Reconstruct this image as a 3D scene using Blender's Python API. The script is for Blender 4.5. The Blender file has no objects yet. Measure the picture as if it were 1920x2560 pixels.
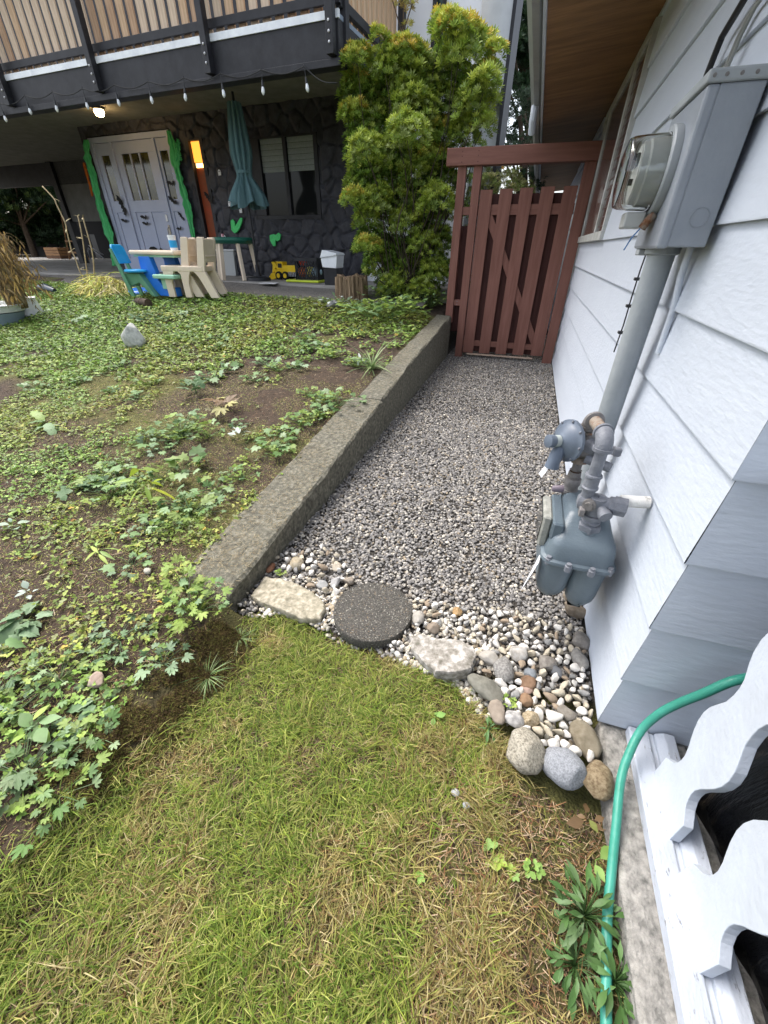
import bpy, math, random
import numpy as np
from mathutils import Vector, Matrix
random.seed(7); RNG = np.random.default_rng(7)
SC = bpy.context.scene
COL = SC.collection
# ------------------------------------------------------------------ camera
H = 1.27
def _basis(p, r, yaw):
    cy, sy = np.cos(yaw), np.sin(yaw)
    f = np.array([sy*np.cos(p), cy*np.cos(p), -np.sin(p)]); rt = np.array([cy, -sy, 0.0]); dn = np.cross(f, rt)
    c, s = np.cos(r), np.sin(r)
    return np.array([c*rt+s*dn, -s*rt+c*dn, f])
CM = _basis(math.radians(33.5), math.radians(-.65), math.radians(-17.42))
cam = bpy.data.objects.new('camera', bpy.data.cameras.new('camera')); COL.objects.link(cam); SC.camera = cam
cam.data.sensor_fit = 'HORIZONTAL'; cam.data.sensor_width = 36; cam.data.lens = 18.75
cam.data.clip_start = .02; cam.data.clip_end = 400
mm = Matrix.Identity(4)
for i in range(3):
    mm[i][0] = CM[0][i]; mm[i][1] = -CM[1][i]; mm[i][2] = -CM[2][i]
mm[2][3] = H; cam.matrix_world = mm
# ------------------------------------------------------------------ sky, sun, exposure
SUN_EL, SUN_AZ = math.radians(60), math.radians(-68)     # azimuth from +Y, clockwise
W = bpy.data.worlds.new('World'); SC.world = W; W.use_nodes = True
nt = W.node_tree; sky = nt.nodes.new('ShaderNodeTexSky'); sky.sky_type = 'NISHITA'; sky.sun_disc = False
sky.sun_elevation = SUN_EL; sky.sun_rotation = SUN_AZ; sky.air_density = 1.0; sky.dust_density = 4.0; sky.ozone_density = 1.0
hs_ = nt.nodes.new('ShaderNodeHueSaturation'); hs_.inputs['Saturation'].default_value = .5; hs_.inputs['Value'].default_value = 1.25; nt.links.new(sky.outputs[0], hs_.inputs['Color'])
nt.links.new(hs_.outputs[0], nt.nodes['Background'].inputs[0]); nt.nodes['Background'].inputs[1].default_value = .15
sd = bpy.data.lights.new('sun', 'SUN'); sd.energy = 1.05; sd.angle = math.radians(35); sd.color = (1, .96, .9)
sun = bpy.data.objects.new('sun', sd); COL.objects.link(sun)
sv = Vector((math.cos(SUN_EL)*math.sin(SUN_AZ), math.cos(SUN_EL)*math.cos(SUN_AZ), math.sin(SUN_EL)))
sun.rotation_euler = sv.to_track_quat('Z', 'Y').to_euler(); sun.location = (0, 0, 12)
SC.view_settings.view_transform = 'Standard'; SC.view_settings.look = 'None'
SC.view_settings.exposure = 1.3; SC.view_settings.gamma = 1
# ------------------------------------------------------------------ measuring helpers (survey of the place on known planes)
def ray(u, v): return np.array([u-960, v-1280, 1000.0])@CM
def PX(u, v, x): p = ray(u, v); p = p*(x/p[0]); p[2] += H; return p
def PY(u, v, y): p = ray(u, v); p = p*(y/p[1]); p[2] += H; return p
def PZ(u, v, z=0.0): p = ray(u, v); p = p*((z-H)/p[2]); p[2] += H; return p
GY = [-8, -1, .6, .9, 1.2, 1.7, 2.6, 3.8, 5, 5.8, 7, 8, 40]; GZ = [0, 0, .05, .07, .09, .12, .2, .33, .47, .59, .68, .70, .70]
def vnoise(x, y, s, seed=0):
    x = np.asarray(x, float)/s+seed*17.3; y = np.asarray(y, float)/s-seed*9.1
    xi = np.floor(x); yi = np.floor(y); fx = x-xi; fy = y-yi; fx = fx*fx*(3-2*fx); fy = fy*fy*(3-2*fy)
    def h(a, b): q = np.sin(a*127.1+b*311.7+seed*74.7)*43758.5453; return q-np.floor(q)
    return (h(xi, yi)*(1-fx)+h(xi+1, yi)*fx)*(1-fy)+(h(xi, yi+1)*(1-fx)+h(xi+1, yi+1)*fx)*fy
def fnoise(x, y, s, seed=0): return .6*vnoise(x, y, s, seed)+.27*vnoise(x, y, s/2.3, seed+1)+.13*vnoise(x, y, s/5, seed+2)
def sstep(a, b, x): t = np.clip((np.asarray(x, float)-a)/(b-a), 0, 1); return t*t*(3-2*t)
def T(x, y):
    x = np.asarray(x, float); y = np.asarray(y, float)
    bed = np.minimum(np.interp(y, GY, GZ), np.interp(y, [.7, .91, 1.21, 1.67, 2.6, 3.79, 6.06, 7, 9], [.055, .085, .10, .13, .21, .335, .485, .62, .75])+np.maximum(-1.2-x, 0)*.4)+(fnoise(x, y, .5, 3)-.5)*.05*sstep(.5, 1.5, y)*sstep(6.2, 5.4, y)
    b = np.where(y < .9, sstep(-.78, -1.0, x), np.where(x < -1.07, 1.0, 0.0))
    lawn = -.03+(fnoise(x, y, .35, 5)-.5)*.025-.04*sstep(.15, .45, x)
    path = np.where(y > .95, -.014, lawn)
    return bed*b+path*(1-b)
def PG(u, v):
    d = ray(u, v)/1000; t = .3
    while t < 60:
        p = d*t
        if p[2]+H < float(T(p[0], p[1])): break
        t *= 1.003
    return np.array([p[0], p[1], float(T(p[0], p[1]))])
# neighbour's facade frame: s along the wall, off towards us, z up
FO = np.array([-4.4, 8.37, 0]); FU = np.array([.99653, -.0831, 0]); FN = np.array([.0831, .99653, 0])
def FW(s, off, z): return FO+FU*s-FN*off+np.array([0, 0, z])
def FS(u, v, off=0.0): d = ray(u, v); t = ((FO-FN*off)@FN)/(d@FN); P = d*t; return float((P-FO)@FU), float(P[2]+H)
FM = Matrix(((FU[0], FN[0], 0, FO[0]), (FU[1], FN[1], 0, FO[1]), (0, 0, 1, 0), (0, 0, 0, 1)))   # local (s, -off, z)
# ------------------------------------------------------------------ materials
def mat(name, c1, c2=None, scale=6, rough=.75, bump=0.0, bscale=40, stretch=(1, 1, 1), metal=0, spec=.4, attr=False,
        leaf=0, emit=None, glass=False, detail=6, c3=None, bdist=.01, lo=.35, hi=.65, coat=0):
    m = bpy.data.materials.new(name); m.use_nodes = True; n = m.node_tree.nodes; L = m.node_tree.links
    P = n['Principled BSDF']; P.inputs['Roughness'].default_value = rough; P.inputs['Metallic'].default_value = metal
    P.inputs['Specular IOR Level'].default_value = spec
    if coat: P.inputs['Coat Weight'].default_value = coat
    tc = n.new('ShaderNodeTexCoord'); mp = n.new('ShaderNodeMapping'); mp.inputs['Scale'].default_value = stretch
    L.new(tc.outputs['Object'], mp.inputs[0])
    src = None
    if attr:
        a = n.new('ShaderNodeAttribute'); a.attribute_name = 'Col'; src = a.outputs['Color']
    if c2 is not None:
        nz = n.new('ShaderNodeTexNoise'); nz.inputs['Scale'].default_value = scale; nz.inputs['Detail'].default_value = detail
        nz.inputs['Roughness'].default_value = .62
        L.new(mp.outputs[0], nz.inputs['Vector'])
        r = n.new('ShaderNodeValToRGB'); r.color_ramp.elements[0].position = lo; r.color_ramp.elements[1].position = hi
        r.color_ramp.elements[0].color = (*c1, 1); r.color_ramp.elements[1].color = (*c2, 1)
        if c3 is not None:
            e = r.color_ramp.elements.new(.5*(lo+hi)); e.color = (*c3, 1)
        L.new(nz.outputs['Fac'], r.inputs[0])
        if src is not None:
            mx = n.new('ShaderNodeMix'); mx.data_type = 'RGBA'; mx.blend_type = 'MULTIPLY'; mx.inputs['Factor'].default_value = 1
            L.new(src, mx.inputs['A']); L.new(r.outputs[0], mx.inputs['B']); src = mx.outputs['Result']
        else: src = r.outputs[0]
    if src is not None: L.new(src, P.inputs['Base Color'])
    else: P.inputs['Base Color'].default_value = (*c1, 1)
    if bump:
        b2 = n.new('ShaderNodeTexNoise'); b2.inputs['Scale'].default_value = bscale; b2.inputs['Detail'].default_value = 5
        L.new(mp.outputs[0], b2.inputs['Vector'])
        bp = n.new('ShaderNodeBump'); bp.inputs['Strength'].default_value = bump; bp.inputs['Distance'].default_value = bdist
        L.new(b2.outputs['Fac'], bp.inputs['Height']); L.new(bp.outputs[0], P.inputs['Normal'])
    if leaf:
        t = n.new('ShaderNodeBsdfTranslucent'); ms = n.new('ShaderNodeMixShader'); ms.inputs[0].default_value = leaf
        if src is not None: L.new(src, t.inputs[0])
        else: t.inputs[0].default_value = (*c1, 1)
        out = n['Material Output']; L.new(P.outputs[0], ms.inputs[1]); L.new(t.outputs[0], ms.inputs[2]); L.new(ms.outputs[0], out.inputs[0])
    if emit:
        P.inputs['Emission Color'].default_value = (*emit[0], 1); P.inputs['Emission Strength'].default_value = emit[1]
    if glass:
        P.inputs['Transmission Weight'].default_value = 1; P.inputs['IOR'].default_value = 1.45
    return m
# ------------------------------------------------------------------ mesh helpers
class MB:
    def __init__(s): s.v = []; s.f = []; s.M = None
    def add(s, vs, fs):
        o = len(s.v); s.v += [tuple(float(c) for c in p) for p in vs]; s.f += [tuple(o+i for i in f) for f in fs]; return s
    def box(s, a, b, bev=0.0, rot=None):
        a = np.minimum(a, b).astype(float) if False else np.array([min(a[i], b[i]) for i in range(3)], float); 
        return s._box(a, np.array([max(x, y) for x, y in zip(a, b)], float), bev, rot)
    def _box(s, a, b, bev, rot):
        c = (a+b)/2; h = (b-a)/2
        if bev <= 0:
            vs = [np.array([x, y, z])*h for x in (-1, 1) for y in (-1, 1) for z in (-1, 1)]
            fs = [(0, 1, 3, 2), (4, 6, 7, 5), (0, 4, 5, 1), (2, 3, 7, 6), (0, 2, 6, 4), (1, 5, 7, 3)]
        else:
            bev = min(bev, .45*min(h)*2); vs = []; fs = []; idx = {}
            for x in (-1, 1):
                for y in (-1, 1):
                    for z in (-1, 1):
                        for k in range(3):
                            p = np.array([x, y, z])*(h-bev); p[k] += bev*(x, y, z)[k]
                            idx[(x, y, z, k)] = len(vs); vs.append(p)
            I = idx
            for k in range(3):
                for sg in (-1, 1):
                    o = [i for i in range(3) if i != k]; q = []
                    for (p1, p2) in ((-1, -1), (1, -1), (1, 1), (-1, 1)):
                        key = [0, 0, 0]; key[k] = sg; key[o[0]] = p1; key[o[1]] = p2; q.append(I[(*key, k)])
                    fs.append(tuple(q))
            for k in range(3):
                o = [i for i in range(3) if i != k]
                for p1 in (-1, 1):
                    for p2 in (-1, 1):
                        q = []
                        for sg, kk in ((-1, o[0]), (-1, o[1]), (1, o[1]), (1, o[0])):
                            key = [0, 0, 0]; key[k] = sg; key[o[0]] = p1; key[o[1]] = p2; q.append(I[(*key, kk)])
                        fs.append(tuple(q))
            for x in (-1, 1):
                for y in (-1, 1):
                    for z in (-1, 1): fs.append(tuple(I[(x, y, z, k)] for k in range(3)))
        if rot is not None: vs = [np.array(rot@Vector(p)) for p in vs]
        return s.add([p+c for p in vs], fs)
    def tube(s, path, r, n=12, caps=True, ell=None):
        path = [np.array(p, float) for p in path]; m = len(path); rs = r if hasattr(r, '__len__') else [r]*m
        vs = []; fs = []; up = None
        for i, p in enumerate(path):
            t = path[min(i+1, m-1)]-path[max(i-1, 0)]; t = t/(np.linalg.norm(t)+1e-9)
            if up is None:
                a = np.array([0, 0, 1.]) if abs(t[2]) < .9 else np.array([1., 0, 0]); up = np.cross(np.cross(t, a), t)
            up = up-t*(up@t); up /= np.linalg.norm(up)+1e-9; sd_ = np.cross(t, up)
            for k in range(n):
                an = 2*math.pi*k/n; vs.append(p+rs[i]*(math.cos(an)*up+math.sin(an)*sd_))
        for i in range(m-1):
            for k in range(n): fs.append((i*n+k, i*n+(k+1)%n, (i+1)*n+(k+1)%n, (i+1)*n+k))
        if caps: fs.append(tuple(range(n-1, -1, -1))); fs.append(tuple((m-1)*n+k for k in range(n)))
        return s.add(vs, fs)
    def lathe(s, o, ax, prof, n=24, caps=True):      # prof: list (t along axis, radius)
        o = np.array(o, float); ax = np.array(ax, float); ax /= np.linalg.norm(ax)
        a = np.array([0, 0, 1.]) if abs(ax[2]) < .9 else np.array([1., 0, 0]); e1 = np.cross(ax, a); e1 /= np.linalg.norm(e1); e2 = np.cross(ax, e1)
        vs = []; fs = []; m = len(prof)
        for t, r in prof:
            for k in range(n): an = 2*math.pi*k/n; vs.append(o+ax*t+max(r, 1e-5)*(math.cos(an)*e1+math.sin(an)*e2))
        for i in range(m-1):
            for k in range(n): fs.append((i*n+k, i*n+(k+1)%n, (i+1)*n+(k+1)%n, (i+1)*n+k))
        if caps: fs.append(tuple(range(n-1, -1, -1))); fs.append(tuple((m-1)*n+k for k in range(n)))
        return s.add(vs, fs)
    def prism(s, pts, d):                            # planar polygon (3D pts) extruded by vector d
        pts = [np.array(p, float) for p in pts]; n = len(pts); d = np.array(d, float)
        return s.add(pts+[p+d for p in pts], [tuple(range(n)), tuple(range(2*n-1, n-1, -1))]+[(i, n+i, n+(i+1) % n, (i+1) % n) for i in range(n)])
    def loft(s, rings, caps=True):
        n = len(rings[0]); vs = [p for r in rings for p in r]; fs = []
        for i in range(len(rings)-1):
            for k in range(n): fs.append((i*n+k, i*n+(k+1) % n, (i+1)*n+(k+1) % n, (i+1)*n+k))
        if caps: fs.append(tuple(range(n-1, -1, -1))); fs.append(tuple((len(rings)-1)*n+k for k in range(n)))
        return s.add(vs, fs)
    def bar(s, p, q, w, h, up=(0, 0, 1)):            # rectangular bar from p to q
        p = np.array(p, float); q = np.array(q, float); t = q-p; t /= np.linalg.norm(t); u = np.array(up, float); sd_ = np.cross(t, u)
        if np.linalg.norm(sd_) < 1e-3: sd_ = np.array([1., 0, 0])
        sd_ /= np.linalg.norm(sd_); u = np.cross(sd_, t); vs = [e+sd_*a*w/2+u*b*h/2 for e in (p, q) for a, b in ((-1, -1), (1, -1), (1, 1), (-1, 1))]
        return s.add(vs, [(0, 1, 2, 3), (7, 6, 5, 4), (0, 4, 5, 1), (1, 5, 6, 2), (2, 6, 7, 3), (3, 7, 4, 0)])
    def build(s, name, m, parent=None, smooth=False, M=None, bevel=0, sub=0):
        me = bpy.data.meshes.new(name); me.from_pydata(s.v, [], s.f); me.update()
        if M is not None: me.transform(M)
        import bmesh
        bm = bmesh.new(); bm.from_mesh(me); bmesh.ops.recalc_face_normals(bm, faces=bm.faces); bm.to_mesh(me); bm.free()
        return fin(me, name, m, parent, smooth, bevel, sub)
def fin(me, name, m, parent, smooth=False, bevel=0, sub=0):
    if m: me.materials.append(m)
    o = bpy.data.objects.new(name, me); COL.objects.link(o)
    if smooth:
        me.polygons.foreach_set('use_smooth', [True]*len(me.polygons))
        if smooth == 'auto':
            try: me.set_sharp_from_angle(angle=math.radians(35))
            except Exception: pass
    if bevel:
        b = o.modifiers.new('bevel', 'BEVEL'); b.width = bevel; b.segments = 2; b.limit_method = 'ANGLE'
    if sub:
        b = o.modifiers.new('sub', 'SUBSURF'); b.levels = sub; b.render_levels = sub
    if parent is not None:
        o.parent = parent; o.matrix_parent_inverse = Matrix.Identity(4) if parent.name in LOCALS else pmat(parent).inverted()
    return o
LOCALS = set()                                     # things whose parts are modelled in the thing's own frame
def pmat(o):
    m = o.matrix_basis.copy()
    return m
def thing(name, label, cat, loc=(0, 0, 0), group=None, rz=0, local=False):
    o = bpy.data.objects.new(name, None); COL.objects.link(o); o.location = [float(c) for c in loc]; o.rotation_euler = (0, 0, rz)
    o.empty_display_size = .1; o['label'] = label; o['category'] = cat
    if group: o['group'] = group
    if local: LOCALS.add(o.name)
    return o
def tag(o, label, cat, group=None, kind=None):
    o['label'] = label; o['category'] = cat
    if group: o['group'] = group
    if kind: o['kind'] = kind
    return o
def structure(o, label=None): o['kind'] = 'structure'; return o
def copy_tree(o, loc=None, rz=None, sc=None, label=None, par=None):
    c = o.copy(); COL.objects.link(c)
    if par is not None: c.parent = par
    for ch in list(o.children): copy_tree(ch, par=c)
    if loc is not None: c.location = [float(q) for q in loc]
    if rz is not None: c.rotation_euler = (0, 0, rz)
    if sc is not None: c.scale = sc if hasattr(sc, '__len__') else (sc, sc, sc)
    if label: c['label'] = label
    return c
# merged-mesh scatter for things nobody could count
def rotm(yaw, pitch, roll):
    cy, sy, cp, sp, cr, sr = np.cos(yaw), np.sin(yaw), np.cos(pitch), np.sin(pitch), np.cos(roll), np.sin(roll)
    R = np.empty((len(yaw), 3, 3))
    R[:, 0, 0] = cy*cr-sy*sp*sr; R[:, 0, 1] = -sy*cp; R[:, 0, 2] = cy*sr+sy*sp*cr
    R[:, 1, 0] = sy*cr+cy*sp*sr; R[:, 1, 1] = cy*cp; R[:, 1, 2] = sy*sr-cy*sp*cr
    R[:, 2, 0] = -cp*sr; R[:, 2, 1] = sp; R[:, 2, 2] = cp*cr
    return R
class Scat:
    def __init__(s): s.V = []; s.F = []; s.C = []; s.n = 0
    def add(s, tv, tf, R, P, col, scale=None, tint=None):
        tv = np.asarray(tv, float); N = len(P)
        if N == 0: return
        A = R if scale is None else R*np.asarray(scale).reshape(N, 1, -1)
        v = np.einsum('nij,kj->nki', A, tv)+P[:, None, :]; k = len(tv)
        c = np.repeat(col[:, None, :], k, axis=1)
        if tint is not None: c = c*np.asarray(tint)[None, :, None]
        s.V.append(v.reshape(-1, 3)); s.C.append(c.reshape(-1, 3))
        for sz in set(len(f) for f in tf):
            f = np.array([q for q in tf if len(q) == sz]); fa = (f[None]+(np.arange(N)*k)[:, None, None]+s.n).reshape(-1, sz)
            s.F.append(fa)
        s.n += N*k
    def build(s, name, m, parent=None, smooth=False):
        V = np.concatenate(s.V); C = np.concatenate(s.C); me = bpy.data.meshes.new(name)
        me.vertices.add(len(V)); me.vertices.foreach_set('co', V.astype(np.float32).ravel())
        nl = sum(f.size for f in s.F); npoly = sum(len(f) for f in s.F)
        me.loops.add(nl); me.loops.foreach_set('vertex_index', np.concatenate([f.ravel() for f in s.F]).astype(np.int32))
        tot = np.concatenate([np.full(len(f), f.shape[1]) for f in s.F]); st = np.concatenate([[0], np.cumsum(tot)[:-1]])
        me.polygons.add(npoly); me.polygons.foreach_set('loop_start', st.astype(np.int32))
        if smooth: me.polygons.foreach_set('use_smooth', np.ones(npoly, bool))
        me.update(calc_edges=True)
        a = me.color_attributes.new('Col', 'FLOAT_COLOR', 'POINT'); a.data.foreach_set('color', np.concatenate([C, np.ones((len(C), 1))], 1).astype(np.float32).ravel())
        return fin(me, name, m, parent)
def pick(cols, N, w=None, var=.15):
    cols = np.array(cols, float); i = RNG.choice(len(cols), N, p=w); c = cols[i]
    return np.clip(c*(1+RNG.normal(0, var, (N, 1))), .004, 1)
def ico(sub=0):
    t = (1+5**.5)/2; v = [(-1, t, 0), (1, t, 0), (-1, -t, 0), (1, -t, 0), (0, -1, t), (0, 1, t), (0, -1, -t), (0, 1, -t), (t, 0, -1), (t, 0, 1), (-t, 0, -1), (-t, 0, 1)]
    f = [(0, 11, 5), (0, 5, 1), (0, 1, 7), (0, 7, 10), (0, 10, 11), (1, 5, 9), (5, 11, 4), (11, 10, 2), (10, 7, 6), (7, 1, 8), (3, 9, 4), (3, 4, 2), (3, 2, 6), (3, 6, 8), (3, 8, 9), (4, 9, 5), (2, 4, 11), (6, 2, 10), (8, 6, 7), (9, 8, 1)]
    v = [np.array(p)/np.linalg.norm(p) for p in v]
    for _ in range(sub):
        nf = []; cache = {}
        def mid(a, b):
            k = (min(a, b), max(a, b))
            if k not in cache: p = v[a]+v[b]; v.append(p/np.linalg.norm(p)); cache[k] = len(v)-1
            return cache[k]
        for a, b, c in f: x, y, z = mid(a, b), mid(b, c), mid(c, a); nf += [(a, x, z), (b, y, x), (c, z, y), (x, y, z)]
        f = nf
    return np.array(v), f
def stone_shape(sub, seed, ang=.25, flat=.65):       # cut by random planes: angular but rounded
    r = np.random.default_rng(seed); v, f = ico(sub); v = v.copy()
    for _ in range(9):
        n = r.normal(size=3); n /= np.linalg.norm(n); d = r.uniform(1-ang*1.6, 1-ang*.3); k = v@n-d; k = np.maximum(k, 0); v -= k[:, None]*n*.85
    v *= np.array([r.uniform(.85, 1.2), r.uniform(.7, 1), flat*r.uniform(.8, 1.1)])
    return v, f
# ------------------------------------------------------------------ palette
PAINT = (.50, .545, .615)
m_sidey = mat('siding_paint', PAINT, (.53, .575, .645), 2, .42, .45, 16, stretch=(5, 1.3, 5), bdist=.005)
m_sidex = mat('siding_paint_front', PAINT, (.53, .575, .645), 2, .42, .45, 16, stretch=(1.3, 5, 5), bdist=.005)
m_trim = mat('trim_paint', (.53, .575, .645), (.45, .48, .53), 7, .4, .2, 60, lo=.45, hi=.8, detail=10)
m_trimdirty = mat('worn_sill_paint', (.44, .475, .54), (.20, .20, .21), 30, .45, .25, 60, lo=.60, hi=.68, stretch=(3, 1, 3))
m_conc = mat('concrete_old', (.045, .043, .032), (.25, .235, .185), 44, .95, 1, 150, c3=(.125, .118, .090), bdist=.006, detail=12, lo=.3, hi=.72)
m_concface = mat('concrete_face', (.05, .048, .04), (.15, .14, .12), 5, .95, .7, 90, stretch=(1, 1, .6), bdist=.006)
m_curb = mat('curb_concrete', (.10, .098, .09), (.36, .345, .315), 38, .95, 1, 120, bdist=.006, c3=(.25, .24, .22), detail=12, lo=.3, hi=.68)
m_soil = mat('soil', (.035, .022, .014), (.10, .072, .048), 16, 1, 1, 90, c3=(.06, .04, .026), attr=False, bdist=.02)
m_ground = mat('ground_cover_soil', (.75, .75, .75), (1.6, 1.5, 1.4), 22, 1, 1, 120, attr=True, bdist=.02, lo=.3, hi=.75)
m_grey = mat('utility_grey_paint', (.22, .245, .28), (.26, .285, .32), 12, .38, .1, 90, lo=.3, hi=.7)
m_conduit = mat('conduit_grey', (.25, .275, .29), (.31, .335, .35), 7, .5, .15, 60)
m_gas = mat('gas_meter_grey', (.095, .125, .15), (.13, .165, .19), 8, .4, .15, 150, lo=.3, hi=.7, coat=.1)
m_pipe = mat('pipe_grey', (.14, .15, .175), (.20, .21, .235), 26, .5, .3, 120)
m_pipedirt = mat('pipe_grey_dirty', (.13, .12, .11), (.20, .19, .19), 30, .65, .4, 120)
m_rust = mat('rusty_pipe', (.17, .07, .03), (.26, .22, .18), 34, .8, .4, 90, lo=.38, hi=.55)
m_white = mat('white_paint', (.72, .71, .68), (.12, .12, .11), 28, .55, .3, 90, lo=.6, hi=.72)
m_red = mat('redbrown_stain', (.17, .070, .050), (.225, .098, .072), 3, .7, .35, 14, stretch=(9, 9, .8), bdist=.006)
m_redk = mat('redbrown_stain_rail', (.17, .070, .050), (.22, .096, .070), 3, .7, .35, 14, stretch=(.8, 9, 9), bdist=.006)
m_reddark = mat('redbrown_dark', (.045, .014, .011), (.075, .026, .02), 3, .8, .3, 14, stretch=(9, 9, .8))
m_ply = mat('soffit_plywood', (.15, .075, .028), (.27, .145, .06), 2.2, .6, .2, 12, stretch=(1, 6, 1), c3=(.2, .105, .042))
m_gut = mat('gutter_grey', (.22, .23, .22), (.30, .31, .30), 4, .4)
m_glass = mat('window_glass', (.03, .035, .035), rough=.06, spec=.9)
m_clear = mat('clear_glass', (.93, .95, .93), rough=.03, glass=True)
m_black = mat('black_paint', (.010, .010, .012), (.022, .022, .026), 6, .55, .25, 20, bdist=.006)
m_blackm = mat('black_matt', (.008, .008, .009), rough=.9)
# ------------------------------------------------------------------ ground
def make_ground():
    xs = np.concatenate([np.linspace(-40, -10, 16)[:-1], np.linspace(-10, -2, 80)[:-1], np.linspace(-2, -1.3, 28)[:-1], np.linspace(-1.3, -.7, 40)[:-1], np.linspace(-.7, .6, 52)[:-1], np.linspace(.6, 12, 12)])
    ys = np.concatenate([np.linspace(-14, -.6, 10)[:-1], np.linspace(-.6, 1.6, 88)[:-1], np.linspace(1.6, 7, 108)[:-1], np.linspace(7, 60, 24)])
    X, Y = np.meshgrid(xs, ys); Z = T(X, Y)
    V = np.stack([X, Y, Z], -1).reshape(-1, 3); nx, ny = len(xs), len(ys)
    i = np.arange(nx*ny).reshape(ny, nx); q = np.stack([i[:-1, :-1], i[:-1, 1:], i[1:, 1:], i[1:, :-1]], -1).reshape(-1, 4)
    soil = np.array([.060, .043, .030]); moss = np.array([.095, .095, .030]); thatch = np.array([.060, .048, .024]); grav = np.array([.045, .042, .038])
    x, y = V[:, 0], V[:, 1]
    mo = sstep(.5, .68, fnoise(x, y, .7, 11))[:, None]
    C = soil*(1-mo)+moss*mo
    lawn = (lawn_mask(x, y))[:, None]; C = C*(1-lawn)+thatch*lawn
    pth = ((x > -1.07) & (y > .95))[:, None]; C = np.where(pth, grav, C)
    s = Scat(); s.V.append(V); s.C.append(C); s.F.append(q); s.n = len(V)
    o = s.build('ground', m_ground, smooth=True); o['kind'] = 'structure'
def far_edge(x): return np.interp(x, [-1.0, -.85, -.7, -.5, -.2, 0, .1, .22, .32, .44, .5], [.92, .93, .99, .93, .91, .88, .80, .68, .60, .58, .5])
def lawn_mask(x, y):
    x = np.asarray(x, float); y = np.asarray(y, float)
    w = (fnoise(x, y, .12, 8)-.5)*.10
    left = sstep(-.05, .05, x+w*.8-np.interp(y, [-.5, .05, .2, .34, .48, .62, .78, .9], [-.96, -.95, -.93, -.86, -.83, -.80, -.80, -.86])); far = sstep(.03, -.03, y-far_edge(x)+w*.3)
    bare = np.maximum(sstep(.12, .24, x+w*1.2)*sstep(.12, .30, y+w)*sstep(.70, .62, y), sstep(.10, .04, np.hypot((x-.09)*1.2, y-.42)+w))
    return left*far*(1-.92*bare)*sstep(.475, .42, x)
make_ground()
# patio
def make_patio():
    xs = np.linspace(-22, -1.35, 60); rows = []
    mb = MB()
    for x in xs:
        ye = 5.98+.065*(-x-2.5)+.03*math.sin(x*3); rows.append((x, ye))
    n = len(rows); tt = [0, .25, .6, 1.0]
    for x, ye in rows:
        yf = FO[1]-.0834*(x-FO[0])-1.35
        for t in tt:
            y = ye+(yf-ye)*t; z = .612+.02*math.sin(x*.7)+t*.095 if True else 0
            mb.v.append((x, y, z+ (.012 if t < .2 else .012)))
    k = len(tt)
    for i in range(n-1):
        for j in range(k-1): mb.f.append((i*k+j, i*k+j+1, (i+1)*k+j+1, (i+1)*k+j))
    m = mat('pebble_patio', (.07, .065, .058), (.26, .24, .21), 90, .95, .9, 160, c3=(.14, .13, .115), bdist=.01)
    o = mb.build('patio', m, smooth=True); structure(o)
    sl = MB(); ms = mat('patio_slab_concrete', (.20, .19, .17), (.36, .34, .31), 1.6, .85, .3, 50, stretch=(1, 3, 1))
    sl.box((-18, -1.4, .5), (3.6, 8.5, .735)); o = sl.build('patio_slab', ms, M=FM, bevel=.01); structure(o)
make_patio()
# ------------------------------------------------------------------ concrete retaining wall
rw = thing('retaining_wall', 'long low weathered concrete retaining wall between weedy bed and gravel path', 'wall', (-1.05, 3.4, 0))
WY = [.72, .86, 1.2, 1.67, 2.2, 2.6, 2.95, 2.951, 3.4, 3.79, 4.6, 5.3, 5.98]
def wtop(y): return float(np.interp(y, [.7, .91, 1.21, 1.67, 2.6, 3.79, 6.06], [.055, .09, .115, .15, .235, .36, .51]))
def ring(y, xl, xr):
    z = wtop(y); b = .012
    return [np.array(p) for p in ((xr, y, -.2), (xr, y, z-b), (xr-b, y, z), (xl+b, y, z), (xl, y, z-b), (xl, y, -.2))]
def jit(rings, s=.004):
    for r in rings:
        for p in r: p += RNG.normal(0, s, 3)*np.array([1, 0, .7])
    return rings
ya = np.linspace(.86, 2.945, 34); mb = MB(); R0 = [ring(y, -1.215+.02*(y < .95), -.945) for y in ya]
R0[0][1:5] = [p+np.array([0, .03, -.03]) for p in R0[0][1:5]]; R0[1][1:5] = [p+np.array([0, .0, -.006]) for p in R0[1][1:5]]
mb.loft(jit(R0)); mb.build('wall_section', m_conc, rw, bevel=.0)
yb = np.linspace(2.95, 5.97, 30); mb = MB(); mb.loft(jit([ring(y, -1.16, -.952) for y in yb])); mb.build('wall_section', m_conc, rw)
# curb under the porch railing and house foundation
cb = thing('concrete_footing', 'worn grey concrete footing strip under the white porch railing', 'footing', (.55, .2, 0))
ys = np.linspace(-1.4, .90, 60); rr = []
for y in ys:
    w = (vnoise(y, 0, .09, 4)-.5)*.012
    rr.append([np.array(p) for p in ((.462+w, y, -.25), (.462+w*.6, y, -.016), (.472+w, y, -.003), (.70, y, -.003), (.70, y, -.25))])
mb = MB(); mb.loft(jit(rr, .0015)); mb.build('footing', m_curb, cb)
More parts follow.
